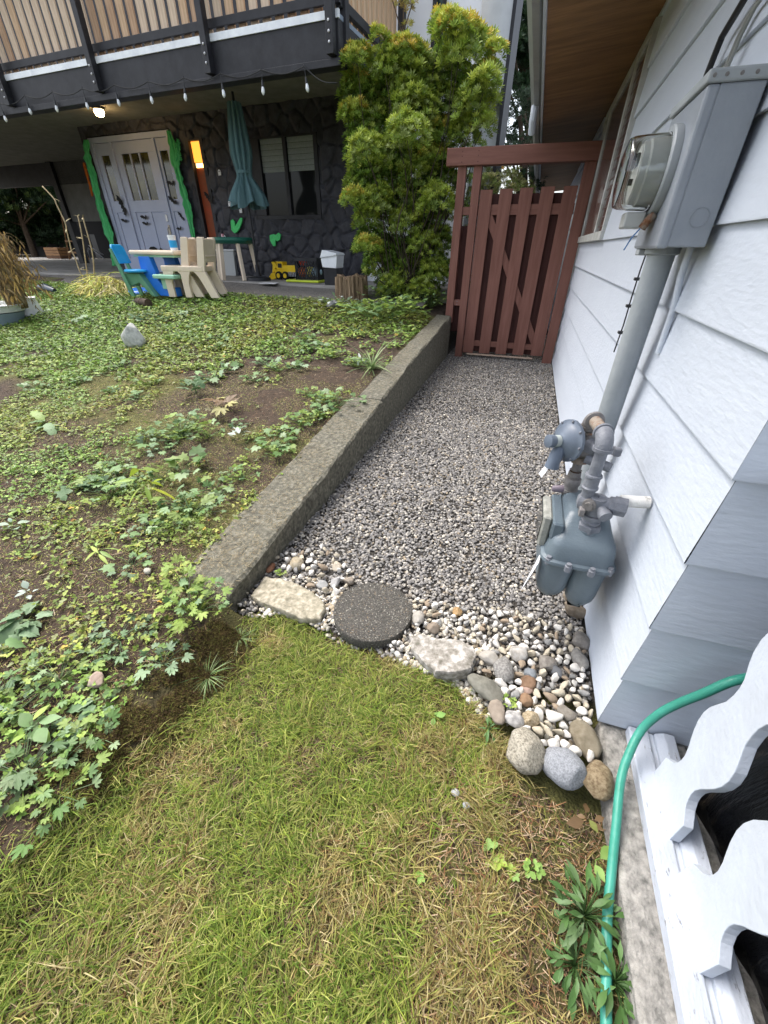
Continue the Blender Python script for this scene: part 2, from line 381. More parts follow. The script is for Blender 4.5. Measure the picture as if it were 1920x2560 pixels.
# ------------------------------------------------------------------ house on the right
hs = thing('house', 'pale blue grey lap sided house with brown plywood eave on the right', 'house', (.5, 4, 0))
E0 = .22; NB = 12; YF = 13.0
mb = MB(); rs = np.random.default_rng(2)
for k in range(-0, NB-0):
    z0 = .01+E0*k; z1 = z0+E0; dx = rs.normal(0, .0008)
    n = 26; yy = [.88]+list(np.linspace(1.1, YF, n))
    vs = []; 
    for i, y in enumerate(yy):
        w = (vnoise(y, k*3.1, .9, 6)-.5)*.004
        yt = y+(.016 if i == 0 else 0); yb_ = y
        vs += [(.465, yb_+(.016 if i == 0 else 0), z0), (.45+dx+w*.4, yb_, z0-.001+w*.3), (.4492+dx+w*.4, yb_, z0+.003), (.4655+w*.2, yt, z1+.004)]
    fs = []
    for i in range(len(yy)-1):
        a = i*4; b = a+4; fs += [(a, b, b+1, a+1), (a+1, b+1, b+2, a+2), (a+2, b+2, b+3, a+3)]
    mb.add(vs, fs)
mb.build('side_siding', m_sidey, hs)
mb = MB()
for k in range(NB):
    z0 = .01+E0*k; z1 = z0+E0; xx = [.45]+list(np.linspace(.7, 3.6, 10)); vs = []
    for i, x in enumerate(xx):
        w = (vnoise(x, k*2.7, .7, 9)-.5)*.004
        vs += [(x+(.016 if i == 0 else 0), .895, z0), (x, .88+w, z0-.001), (x, .8792+w, z0+.003), (x+(.016 if i == 0 else 0), .8955, z1+.004)]
    fs = []
    for i in range(len(xx)-1):
        a = i*4; b = a+4; fs += [(a, b, b+1, a+1), (a+1, b+1, b+2, a+2), (a+2, b+2, b+3, a+3)]
    mb.add(vs, fs)
mb.build('front_siding', m_sidex, hs)
mb = MB().box((.485, .9, -.3), (.6, YF, .012)); mb.box((.6, .9, -.3), (3.6, .99, .012)); mb.build('foundation', m_curb, hs)
mb = MB().box((.47, .9, .02), (.49, YF, 2.62)); mb.box((.485, .9, .02), (3.6, .93, 2.62)); mb.build('sheathing', m_blackm, hs)
mb = MB(); mb.prism([(.47, -1.6, 2.462), (-.185, -1.6, 2.40), (-.185, YF, 2.40), (.47, YF, 2.462)], (0, 0, .02)); mb.build('soffit', m_ply, hs)
mb = MB().box((-.205, -1.6, 2.375), (-.184, YF, 2.56)); mb.build('fascia', m_trim, hs, bevel=.003)
mb = MB()
prof = [(-.206, 2.50), (-.206, 2.40), (-.222, 2.372), (-.262, 2.372), (-.30, 2.42), (-.31, 2.50), (-.302, 2.50), (-.292, 2.425), (-.258, 2.38), (-.225, 2.38), (-.212, 2.404), (-.212, 2.50)]
mb.prism([(x, 1.6, z) for x, z in prof], (0, YF-1.6, 0)); mb.build('gutter', m_gut, hs)
mb = MB().tube([(-.255, 5.35, 2.38), (-.255, 5.35, 2.28), (-.25, 5.42, 2.20)], .032, 10); mb.build('gutter_outlet', m_trim, hs, smooth='auto')
mb = MB().prism([(-.32, -1.6, 2.58), (3.8, -1.6, 3.9), (3.8, -1.6, 3.95), (-.32, -1.6, 2.63)], (0, YF+1.6, 0)); mb.build('roof', mat('roof_shingle', (.04, .04, .045), (.08, .08, .085), 30, .9, .5, 60), hs)
# far trim board at gate end, white diagonal brace
mb = MB(); mb.bar((.44, 6.3, 2.40), (.44, 9.8, 2.40), .02, .09); mb.build('frieze_board', m_trim, hs)
# window in the side wall
win = MB(); wy0, wy1, wz0, wz1 = 3.93, 6.10, 1.36, 2.40
for a, b in (((.425, wy0-.0, wz0-.03), (.47, wy1, wz0+.028)), ((.43, wy0, wz1-.03), (.47, wy1, wz1+.03)), ((.43, wy0, wz0+.028), (.47, wy0+.05, wz1-.03)), ((.43, wy1-.06, wz0+.028), (.47, wy1, wz1-.03)), ((.43, 4.42, wz0+.028), (.47, 4.50, wz1-.03)), ((.432, 5.75, wz0+.028), (.47, 5.79, wz1-.03))):
    win.box(a, b)
m_wtrim = mat('window_trim_grey', (.50, .51, .50), (.34, .34, .31), 8, .5)
wf = win.build('window', m_wtrim, hs, bevel=.003)
MB().box((.445, wy0+.05, wz0+.028), (.475, wy1-.06, wz1-.03)).build('pane', mat('blind_glass', (.05, .035, .032), (.08, .055, .05), 3, .12, spec=.6), wf)  # maroon of the reflected eave put into the pane colour
mb = MB()
for i in range(16): mb.box((.4432, wy0+.055, wz0+.06+i*.06), (.4455, 4.415, wz0+.068+i*.06))
mb.build('blind', mat('reflection_brown', (.10, .06, .055), rough=.6), wf)  # thin brown bars stand in for lines reflected in the glass
# ------------------------------------------------------------------ gate
gt = thing('garden_gate', 'closed red brown board gate across the end of the gravel path', 'gate', (-.2, 6, 0))
G = lambda x, y: (1080+x*.2983, 300+y*.2983)
def gp(x, y, Y=6.0): p = PY(*G(x, y), Y); return p
bt = 1.83
boards = [((410, 513), (268, 350)), ((573, 680), (398, 487)), ((742, 850), (537, 630)), ((916, 1030), (683, 773)), ((1103, 1220), (826, 910))]
zt = [1.835, 1.84, 1.845, 1.85, 1.852]
for i, ((a, b), (c, d)) in enumerate(boards):
    x0 = gp(a, 580)[0]*.5+gp(c, 1920)[0]*.5; x1 = gp(b, 580)[0]*.5+gp(d, 1920)[0]*.5
    x0 = gp(a, 580)[0]; x1 = gp(b, 580)[0]
    zb = .05+.006*i
    MB().box((x0, 5.985, zb), (x1, 6.003, zt[i])).build('gate_board', m_red, gt, bevel=.002)
gx0 = gp(400, 600)[0]; gx1 = gp(1222, 600)[0]
for (za, zb_) in ((1.60, 1.70), (.14, .21)):
    MB().box((gx0, 6.004, za), (gx1, 6.042, zb_)).build('gate_rail', m_redk, gt, bevel=.003)
MB().bar((gx0+.13, 6.023, 1.60), (gx1-.12, 6.023, .21), .036, .085).build('brace', m_red, gt, bevel=.003)
edges = [(gp(p[0][0], 580)[0], gp(p[0][1], 580)[0]) for p in boards]
for i in range(4):
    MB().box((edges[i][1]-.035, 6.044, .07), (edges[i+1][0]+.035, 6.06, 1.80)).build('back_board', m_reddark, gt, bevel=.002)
MB().box((gx0+.07, 5.975, .028), (gx1-.12, 6.0, .045)).build('bottom_plank', mat('bare_wood', (.42, .30, .22), (.5, .38, .29), 8, .8, stretch=(1, 9, 9)), gt)
fr = thing('gate_frame', 'red brown timber gate frame with heavy top beam and three posts', 'gate frame', (-.4, 6.05, 0))
pb0, pb1 = gp(355, 375)[0], gp(425, 375)[0]; pa0, pa1 = gp(222, 385)[0], gp(292, 385)[0]
MB().box((pb0, 5.97, -.1), (pb1, 6.06, 2.12)).build('post', m_red, fr, bevel=.004)
MB().box((pa0, 5.97, .42), (pa1, 6.06, 2.12)).build('post', m_red, fr, bevel=.004)
MB().box((gp(1282, 360)[0], 5.97, -.1), (min(gp(1400, 360)[0], .44), 6.06, 2.12)).build('post', m_red, fr, bevel=.004)
MB().box((gp(140, 215)[0], 5.93, 2.05), (.455, 6.07, 2.205)).build('beam', m_redk, fr, bevel=.005)
MB().box((pa1, 5.99, 1.60), (pb0, 6.04, 1.68)).build('spacer', m_redk, fr, bevel=.003)
MB().box((pa1, 5.985, .63), (pb0, 6.03, .70)).build('spacer', m_redk, fr, bevel=.003)
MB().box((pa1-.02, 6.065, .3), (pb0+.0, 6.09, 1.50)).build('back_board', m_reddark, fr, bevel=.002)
for z in (.645, .68):
    MB().lathe(((pa1+pb0)/2, 5.985, z), (0, -1, 0), [(0, .006), (.002, .006), (.003, .003)], 8).build('bolt', m_pipe, fr)
for x in (pa0+.035, pb0+.035):
    for z in (2.08, 2.13, 2.17): MB().lathe((x+.01, 5.931, z), (0, -1, 0), [(0, .006), (.002, .005)], 8).build('nail', m_reddark, fr)
# ------------------------------------------------------------------ electricity meter
em = thing('electricity_meter', 'grey electricity meter box with round glass meter and thick grey conduit on the siding', 'electric meter', (.38, 1.69, 1.27))
MB().box((.345, 1.53, 1.278), (.44, 1.86, 1.603)).build('box', m_grey, em, bevel=.004)
MB().box((.319, 1.528, 1.274), (.347, 1.862, 1.603)).build('cover', m_grey, em, bevel=.007)
MB().box((.312, 1.522, 1.603), (.446, 1.868, 1.628)).build('cap', m_conduit, em, bevel=.005)
for y in (.325, .35, .38, .41): MB().lathe((y, 1.5225, 1.615), (0, -1, 0), [(0, .0045), (.002, .004)], 8).build('screw', m_pipedirt, em)
def torus(mb, c, ax, R, r, n=40, k=8):
    c = np.array(c, float); ax = np.array(ax, float); a = np.array([0, 0, 1.]) if abs(ax[2]) < .9 else np.array([1., 0, 0]); e1 = np.cross(ax, a); e1 /= np.linalg.norm(e1); e2 = np.cross(ax, e1)
    vs = []; fs = []
    for i in range(n):
        t = 2*math.pi*i/n; d = math.cos(t)*e1+math.sin(t)*e2
        for j in range(k): q = 2*math.pi*j/k; vs.append(c+d*(R+r*math.cos(q))+ax*r*math.sin(q))
    for i in range(n):
        for j in range(k): fs.append((i*k+j, i*k+(j+1) % k, ((i+1) % n)*k+(j+1) % k, ((i+1) % n)*k+j))
    mb.add(vs, fs); return mb
torus(MB(), (.400, 1.5295, 1.345), (0, 1, 0), .022, .0013).build('knockout', m_grey, em, smooth=True)
MC = (.305, 1.69, 1.457)
MB().lathe((.320, 1.69, 1.457), (-1, 0, 0), [(0, .103), (.004, .105), (.020, .105), (.024, .102), (.024, .09), (.012, .088)], 56).build('ring', m_conduit, em, smooth='auto')
g = MB().lathe((.302, 1.69, 1.457), (-1, 0, 0), [(0, .089), (.06, .087), (.092, .084), (.104, .079), (.108, .06), (.109, .0), (.1055, .0), (.1045, .058), (.100, .075), (.09, .0805), (.06, .0835), (0, .0855)], 56, caps=False)
g.build('glass_cover', m_clear, em, smooth='auto')
MB().lathe((.31, 1.69, 1.457), (-1, 0, 0), [(0, .080), (.055, .078), (.06, .072), (.075, .072), (.076, .0)], 40).build('meter_body', mat('meter_body_grey', (.42, .44, .44), rough=.5), em, smooth='auto')
MB().lathe((.2345, 1.69, 1.457), (-1, 0, 0), [(0, .066), (.003, .066), (.0035, .0)], 40).build('dial_plate', mat('dial_plate', (.55, .56, .55), rough=.4), em, smooth='auto')
MB().box((.222, 1.65, 1.47), (.231, 1.73, 1.50), .002).build('display', mat('display_dark', (.03, .035, .03), rough=.2), em)
mb = MB().box((.219, 1.675, 1.43), (.231, 1.685, 1.445)); mb.box((.215, 1.66, 1.485), (.222, 1.668, 1.50)); mb.build('port', m_black, em)
MB().box((.235, 1.655, 1.325), (.292, 1.73, 1.366), .004).build('seal_box', mat('seal_box_grey', (.36, .37, .36), rough=.5), em, bevel=.002)
mb = MB().tube([(.29, 1.655, 1.325), (.30, 1.65, 1.345), (.312, 1.648, 1.36)], .012, 8); mb.build('ring_clamp', m_rust, em, smooth=True)
MB().tube([(.285, 1.65, 1.325), (.27, 1.66, 1.30), (.262, 1.68, 1.27)], .0022, 6).build('seal_wire', mat('blue_plastic', (.06, .16, .35), rough=.5), em)
MB().tube([(.385, 1.74, 1.279), (.385, 1.74, -.1)], .040, 28).build('conduit', m_conduit, em, smooth='auto')
MB().lathe((.385, 1.74, 1.279), (0, 0, -1), [(0, .05), (.018, .05), (.022, .044)], 24).build('hub', m_conduit, em, smooth='auto')
MB().tube([(.435, 1.645, 1.28), (.437, 1.645, 1.2), (.449, 1.645, 1.12), (.452, 1.645, .98)], .010, 12).build('side_conduit', m_trim, em, smooth='auto')
MB().box((.325, 1.79, 1.255), (.36, 1.84, 1.274), .003).build('lug', m_conduit, em)
cbk = MB().tube([(.432, 1.555+.22, 1.63), (.430, 1.73, 1.66), (.430, 1.68, 1.80), (.430, 1.60, 2.0), (.43, 1.5, 2.40)], .0085, 10)
# black cable leaving the box top
p1 = PX(1768, 185, .425); p2 = PX(1805, 92, .425); p3 = PX(1860, 0, .425); dirc = (p3-p2)
tag(MB().tube([p1+np.array([0, 0, -.12]), p1, p2, p3, p3+dirc*2.5], .0095, 10).build('black_cable', mat('black_rubber', (.012, .012, .014), rough=.5), smooth='auto'), 'thick black cable running up the siding from the meter box', 'cable')
q = [PX(1810, 180, .435), PX(1845, 95, .435), PX(1878, 30, .435), PX(1900, 0, .435)]; q += [q[-1]+(q[-1]-q[-2])*6]
tag(MB().tube([q[0]+np.array([0, 0, -.1])]+q, .006, 8).tube([p+np.array([0, -.024, 0]) for p in q], .0045, 8).build('grey_cable', m_gut, smooth='auto'), 'pair of thin grey cables running up the siding beside the black cable', 'cable')
w = [(.443, 2.255, 1.30), (.438, 2.255, 1.20), (.436, 2.25, 1.10), (.44, 2.26, .98), (.437, 2.27, .86)]
tw = thing('thin_wire', 'thin black wire hanging on the siding below the window', 'wire', (.44, 2.25, .9))
MB().tube(w, .0032, 6).build('wire', m_black, tw)
for z in (1.165, 1.06, .95): MB().box((.425, 2.242, z-.006), (.449, 2.268, z+.006), .002).build('clip', m_black, tw)
# ------------------------------------------------------------------ gas meter
gm = thing('gas_meter', 'blue grey gas meter with regulator and rusty pipework beside the siding', 'gas meter', (.30, 1.28, .2))
def rring(z, x0, x1, y0, y1, r, n=5, dz=None):
    pts = []
    for cx, cy, a0 in ((x1-r, y1-r, 0), (x0+r, y1-r, 90), (x0+r, y0+r, 180), (x1-r, y0+r, 270)):
        for i in range(n+1): a = math.radians(a0+90*i/n); pts.append(np.array([cx+r*math.cos(a), cy+r*math.sin(a), z]))
    return pts
for x0, x1, zb in ((.198, .312, .205), (.300, .412, .182)):
    mb = MB(); L = []
    for t in np.linspace(0, 1, 12):
        z = .412-(.412-zb)*t; sh = .002+.010*t+(.042*max(0, (t-.62)/.38)**2.2); L.append(rring(z, x0+sh*.8, x1-sh*.8, 1.137+sh*1.1, 1.44-sh, .042-.0*t if t < .9 else .035))
    mb.loft(L); mb.build('chamber', m_gas, gm, smooth='auto')
mb = MB(); L = []
for z, x0, x1, y0, y1, r in ((.405, .192, .420, 1.120, 1.455, .045), (.409, .189, .423, 1.117, 1.458, .046), (.418, .191, .421, 1.119, 1.456, .045), (.423, .200, .414, 1.128, 1.448, .045), (.470, .210, .407, 1.136, 1.444, .034), (.488, .216, .402, 1.146, 1.438, .032), (.496, .224, .395, 1.156, 1.432, .030), (.540, .246, .378, 1.212, 1.405, .026), (.550, .252, .372, 1.222, 1.398, .024), (.556, .262, .362, 1.234, 1.386, .020)):
    L.append(rring(z, x0, x1, y0, y1, r))
mb.loft(L); mb.build('hood', m_gas, gm, smooth='auto')
for x, y in ((.215, 1.135), (.275, 1.114), (.345, 1.114), (.40, 1.135), (.418, 1.25)):
    MB().lathe((x, y, .40), (0, 0, 1), [(0, .011), (.02, .011), (.022, .008), (.03, .008), (.031, .0)], 8).build('screw', m_pipe, gm, smooth='auto')
ib = MB().box((.176, 1.20, .415), (.205, 1.35, .535), .006).build('index_box', mat('index_cream', (.22, .225, .20), (.34, .34, .31), 40, .5), gm)
MB().box((.1735, 1.21, .43), (.176, 1.34, .525)).build('index_window', m_glass, ib)
MB().box((.205, 1.17, .47), (.24, 1.37, .535), .006).build('index_neck', m_gas, gm)
def wrap(path, r, m, name, n=16): return MB().tube(path, r, n).build(name, m, gm, smooth='auto')
mtag = mat('paper_tag', (.75, .76, .78), (.35, .5, .65), 60, .7, lo=.6, hi=.66)
MB().prism([(.19, 1.14, .39), (.198, 1.20, .39), (.18, 1.20, .25), (.155, 1.12, .265)], (-.001, 0, 0)).build('tag', mtag, gm)
NX, NY = .315, 1.205
MB().lathe((NX, NY, .498), (0, 0, 1), [(0, .034), (.02, .033)], 24).build('boss', m_gas, gm, smooth='auto')
MB().lathe((NX, NY, .512), (0, 0, 1), [(0, .033), (.003, .036), (.024, .036), (.027, .033)], 6).build('union_nut', m_pipe, gm, smooth='auto')
MB().lathe((NX, NY, .538), (0, 0, 1), [(0, .026), (.006, .026), (.008, .029), (.013, .029), (.015, .025), (.024, .025), (.026, .030), (.034, .030), (.036, .024), (.06, .023)], 24).build('adapter', m_pipe, gm, smooth='auto')
wrap([(NX, NY, .585), (NX, NY, .635)], .026, m_pipe, 'tee')
MB().lathe((NX, NY, .618), (1, -.12, .0), [(0, .022), (.03, .021), (.034, .027), (.045, .027), (.047, .031), (.078, .031), (.08, .026)], 8).build('elbow_nut', m_pipe, gm, smooth='auto')
MB().lathe((NX+.01, NY-.01, .606), (.35, -.9, -.25), [(0, .017), (.022, .017), (.024, .0195), (.042, .0195), (.043, .0)], 18).build('plug', m_pipe, gm, smooth='auto')
MB().tube([(.378, 1.215, .629), (.42, 1.217, .632), (.455, 1.22, .635)], .0185, 20).build('white_pipe', m_white, gm, smooth='auto')
RX, RY = .283, 1.215
MB().lathe((RX, RY, .585), (0, 0, 1), [(0, .022), (.012, .026), (.034, .026), (.042, .021)], 6).build('valve', m_pipe, gm, smooth='auto')
MB().box((.268, 1.17, .575), (.283, 1.20, .60), .002).build('valve_tab', m_pipedirt, gm)
MB().lathe((RX+.012, RY-.015, .612), (-.3, -1, .1), [(0, .018), (.012, .02), (.02, .02), (.022, .012), (.03, .012)], 14).build('valve_key', m_pipedirt, gm, smooth='auto')
MB().lathe((RX, RY, .622), (0, 0, 1), [(0, .0185), (.032, .0185), (.033, .024), (.039, .025), (.043, .0215), (.072, .0215), (.076, .025), (.082, .024), (.083, .0175), (.17, .0175)], 22).build('riser', m_pipe, gm, smooth='auto')
def elbow(c, d1, d2, R, r, m, name):               # 90 deg bend centre-line from c+d1*R to c+d2*R about corner c
    c = np.array(c, float); d1 = np.array(d1, float); d2 = np.array(d2, float); P = []
    for i in range(9): a = math.pi/2*i/8; P.append(c+d1*R*(1-math.sin(a))+d2*R*(1-math.cos(a)))
    mb = MB().tube(P, r, 20); mb.lathe(c+d1*(R+.002), d1, [(-.006, r+.004), (.004, r+.004), (.006, r)], 20); mb.lathe(c+d2*(R+.002), d2, [(-.006, r+.004), (.004, r+.004), (.006, r)], 20)
    return mb.build(name, m, gm, smooth='auto')
dz = np.array([0, 0, -1.]); dh = np.array([-.12, 1, 0]); dh /= np.linalg.norm(dh)
TZ = .822; FX, FY = .262, 1.385
elbow((RX, RY, TZ), dz, dh, .034, .0245, m_pipe, 'elbow')
wrap([np.array([RX, RY, TZ])+dh*.03, np.array([FX, FY, TZ])-dh*.03], .0185, m_rust, 'nipple')
elbow((FX, FY, TZ), dz, -dh, .034, .0245, m_pipedirt, 'elbow')
MB().lathe((FX, FY, .79), (0, 0, -1), [(0, .018), (.02, .018), (.022, .026), (.04, .027), (.045, .022), (.055, .022)], 8).build('reducer', m_pipedirt, gm, smooth='auto')
MB().lathe((FX, FY, .775), (0, 0, -1), [(0, .0225), (.008, .0225)], 20).build('rust_band', m_rust, gm, smooth='auto')
MB().box((.232, 1.352, .685), (.292, 1.418, .745), .012).build('regulator_body', m_pipedirt, gm, bevel=.004)
MB().lathe((.292, FY-.005, .73), (1, 0, 0), [(-.05, .03), (0, .036), (.006, .038), (.01, .036), (.03, .02), (.032, .0)], 20).build('regulator_flange', m_pipe, gm, smooth='auto')
MB().box((.222, 1.345, .675), (.233, 1.425, .765), .003).build('flange_plate', m_pipedirt, gm)
DC = (.222, 1.385, .735)
DD = np.array([-.84, -.54, .08]); DD /= np.linalg.norm(DD); DCa = np.array(DC)
D1 = np.cross(DD, (0, 0, 1)); D1 /= np.linalg.norm(D1); D2 = np.cross(DD, D1)
MB().lathe(DCa, DD, [(-.02, .02), (0, .03), (.006, .055), (.008, .070), (.018, .070), (.020, .061), (.026, .055), (.036, .045), (.044, .026), (.048, .02), (.052, .019), (.074, .019), (.075, .0215), (.092, .0215), (.094, .017), (.095, 0)], 40).build('diaphragm', mat('regulator_blue_grey', (.10, .125, .165), (.14, .17, .215), 9, .4), gm, smooth='auto')
MB().lathe(DCa+DD*.052, DD, [(0, .0197), (.017, .0197)], 24, caps=False).build('white_band', mat('white_label', (.42, .46, .44), rough=.5), gm, smooth='auto')
for a in range(0, 360, 45):
    c_ = DCa+.0655*(math.cos(math.radians(a))*D1+math.sin(math.radians(a))*D2)+DD*.004
    MB().lathe(c_, DD, [(0, .0042), (.019, .0042), (.020, .0)], 6).build('bolt', m_pipe, gm)
for c_, rr0, hh0 in (((RX, RY, .658), .0192, .004), ((RX, RY, .704), .0186, .005), ((FX, FY, .666), .0165, .003), ((FX, FY, .632), .0195, .005), ((NX, NY, .574), .0262, .003), ((FX, FY, .786), .0192, .004)):
    MB().lathe(c_, (0, 0, -1), [(0, rr0), (hh0, rr0)], 20, caps=False).build('thread', bpy.data.materials.get('dark_thread') or mat('dark_thread', (.02, .015, .012), (.09, .04, .02), 60, .8), gm)
MB().tube([(.190, 1.36, .712), (.182, 1.345, .69), (.178, 1.34, .672), (.176, 1.338, .650)], [.021, .022, .021, .024], 16).build('vent', mat('vent_blue', (.12, .15, .20), rough=.45), gm, smooth='auto')
MB().prism([(.165, 1.36, .66), (.175, 1.34, .66), (.155, 1.35, .60), (.143, 1.36, .61)], (0, .001, 0)).build('tag', mtag, gm)
MB().lathe((FX, FY, .685), (0, 0, -1), [(0, .026), (.004, .028), (.022, .028), (.025, .022)], 6).build('rusty_nut', m_rust, gm, smooth='auto')
wrap([(FX, FY, .665), (FX, FY, .60)], .0155, m_pipedirt, 'lower_nipple')
MB().lathe((FX, FY, .628), (0, 0, -1), [(0, .018), (.004, .021), (.018, .022), (.02, .017), (.026, .017), (.027, .026), (.03, .028), (.048, .028), (.05, .025), (.07, .025), (.072, .027), (.082, .027), (.084, .022), (.11, .022)], 16).build('lower_union', m_pipedirt, gm, smooth='auto')
MB().lathe((FX, FY, .555), (-1, -.1, -.1), [(0, .014), (.03, .014), (.055, .012), (.06, .009), (.062, 0)], 14).build('stub', mat('stub_mauve', (.17, .14, .17), rough=.5), gm, smooth='auto')
MB().lathe((.275, 1.36, .69), (1, -.35, -.15), [(0, .016), (.075, .016), (.08, .0165), (.083, .014), (.083, .004), (.078, .003), (.078, 0)], 18).build('relief_plug', m_pipe, gm, smooth='auto')
mb = MB().lathe((.28, 1.36, .735), (1, -.25, 0), [(0, .02), (.05, .02), (.055, .014), (.07, .014)], 12); mb.build('lock_wing', m_pipe, gm, smooth='auto')
MB().box((.342, 1.325, .722), (.366, 1.345, .75), .004).build('lock_tab', m_pipe, gm)
# ------------------------------------------------------------------ porch railing with sawn balusters
pr = thing('porch_railing', 'white porch railing of wavy sawn board balusters on the footing', 'railing', (.575, .2, 0))
ylo = -1.35
mb = MB(); mb.box((.531, ylo, -.001), (.586, .876, .036)); mb.build('bottom_plate', m_trimdirty, pr, bevel=.004)
mb = MB(); mb.box((.588, ylo, .0), (.601, .874, .026)); mb.build('groove_strip', m_trim, pr)
MB().prism([(.601, ylo, 0), (.601, ylo, .036), (.622, ylo, .052), (.650, ylo, .052), (.650, ylo, 0)], (0, .872-ylo, 0)).build('inner_cleat', m_trimdirty, pr, bevel=.002)
prof = [(.036, .082), (.118, .081), (.132, .068), (.148, .054), (.17, .044), (.19, .0405), (.21, .041), (.235, .048), (.26, .059), (.285, .069), (.315, .077), (.345, .079), (.375, .074), (.405, .062), (.435, .050), (.465, .046), (.49, .046), (.515, .051), (.545, .066), (.575, .077), (.61, .081), (.645, .077), (.675, .066), (.71, .053), (.74, .047), (.77, .054), (.80, .07), (.82, .081), (.895, .082)]
bpts = [(.5765, w, z) for z, w in prof]+[(.5765, -w, z) for z, w in reversed(prof)]
b0 = MB().prism(bpts, (.0225, 0, 0)).build('baluster', m_trim, pr, bevel=.0015)
b0.matrix_parent_inverse = Matrix.Translation((0, 0, 0)); b0.matrix_parent_inverse = Matrix.Translation(pr.location).inverted()
for i, y in enumerate((.67, .436, .202, -.032, -.266, -.5, -.734, -.968, -1.2)):
    b = b0 if i == 0 else b0.copy()
    if i: COL.objects.link(b)
    b.location = (0, y, 0)
MB().box((.545, ylo, .896), (.63, .876, .94)).build('top_rail', m_trim, pr, bevel=.006)
# what the openings show: porch floor and a black sheet
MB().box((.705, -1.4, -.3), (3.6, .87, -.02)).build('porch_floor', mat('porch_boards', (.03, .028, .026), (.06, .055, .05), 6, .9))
bpy.data.objects['porch_floor']['kind'] = 'structure'
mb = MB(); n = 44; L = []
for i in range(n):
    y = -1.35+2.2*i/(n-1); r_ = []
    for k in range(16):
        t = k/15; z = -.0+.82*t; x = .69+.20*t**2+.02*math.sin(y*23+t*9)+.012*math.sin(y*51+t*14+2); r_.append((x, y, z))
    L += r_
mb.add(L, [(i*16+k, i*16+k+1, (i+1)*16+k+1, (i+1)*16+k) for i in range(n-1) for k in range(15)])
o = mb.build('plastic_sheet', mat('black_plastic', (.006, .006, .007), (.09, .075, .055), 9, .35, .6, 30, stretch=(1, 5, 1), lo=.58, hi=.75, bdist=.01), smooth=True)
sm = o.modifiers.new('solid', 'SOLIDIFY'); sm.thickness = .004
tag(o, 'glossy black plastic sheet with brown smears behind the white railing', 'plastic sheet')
# hose
hp = [(.400, .02, -.045), (.408, .20, -.045), (.415, .28, -.042), (.432, .41, -.035), (.447, .50, -.012), (.458, .58, .02), PX(1553, 1945, .475), PX(1578, 1872, .50), PX(1606, 1822, .525), PX(1650, 1783, .55), PX(1700, 1757, .577), PX(1760, 1733, .605), PX(1830, 1703, .64), PX(1900, 1690, .70)]
def smooth_path(P, k=6):
    P = [np.array(p, float) for p in P]; out = []
    for i in range(len(P)-1):
        p0, p1, p2, p3 = P[max(i-1, 0)], P[i], P[i+1], P[min(i+2, len(P)-1)]
        for j in range(k): t = j/k; out.append(.5*((2*p1)+(-p0+p2)*t+(2*p0-5*p1+4*p2-p3)*t*t+(-p0+3*p1-3*p2+p3)*t**3))
    return out+[P[-1]]
m_hose = mat('hose_green', (.035, .24, .17), (.05, .29, .22), 20, .4, .15, 60)
o = MB().tube(smooth_path([(.39, -.6, -.05)]+hp), .0112, 16).build('garden_hose', m_hose, smooth='auto')
tag(o, 'teal green garden hose curving over the concrete footing and into the railing', 'hose')
# ------------------------------------------------------------------ neighbour's house (local frame: s, -off, z)
m_stone = mat('black_painted_stone', (.020, .020, .025), (.050, .050, .062), 5, .6, .6, 26, bdist=.012)
m_stucco = mat('olive_stucco', (.16, .155, .12), (.21, .205, .165), 5, .9, .5, 160, bdist=.004)
m_cedar = [mat('cedar_slat', a, b, 2.5, .7, .3, 20, stretch=(9, 9, 1)) for a, b in (((.42, .27, .15), (.66, .46, .29)), ((.34, .20, .11), (.56, .37, .23)), ((.50, .37, .25), (.70, .55, .40)))]
m_door = mat('door_paint', (.31, .35, .47), (.34, .38, .50), 4, .4, .05, 60)
m_white2 = mat('white_render', (.82, .83, .84), (.86, .87, .88), 3, .8, .2, 90)
nh = thing('neighbour_house', 'black stone house with timber balcony, lilac double door and white upper wall', 'house', FW(-1, 0, .7))
def B(a, b, name, m, par=nh, bev=0, M=FM): return MB().box((a[0], -a[1], a[2]), (b[0], -b[1], b[2])).build(name, m, par, M=M, bevel=bev)   # corners as (s, off, z)
Z2 = lambda x, y: (x*.28933, 300+y*.28933)
Z3 = lambda x, y: (440+x*.28933, 280+y*.28933)
Z1 = lambda x, y: (x*.57866, y*.57866)
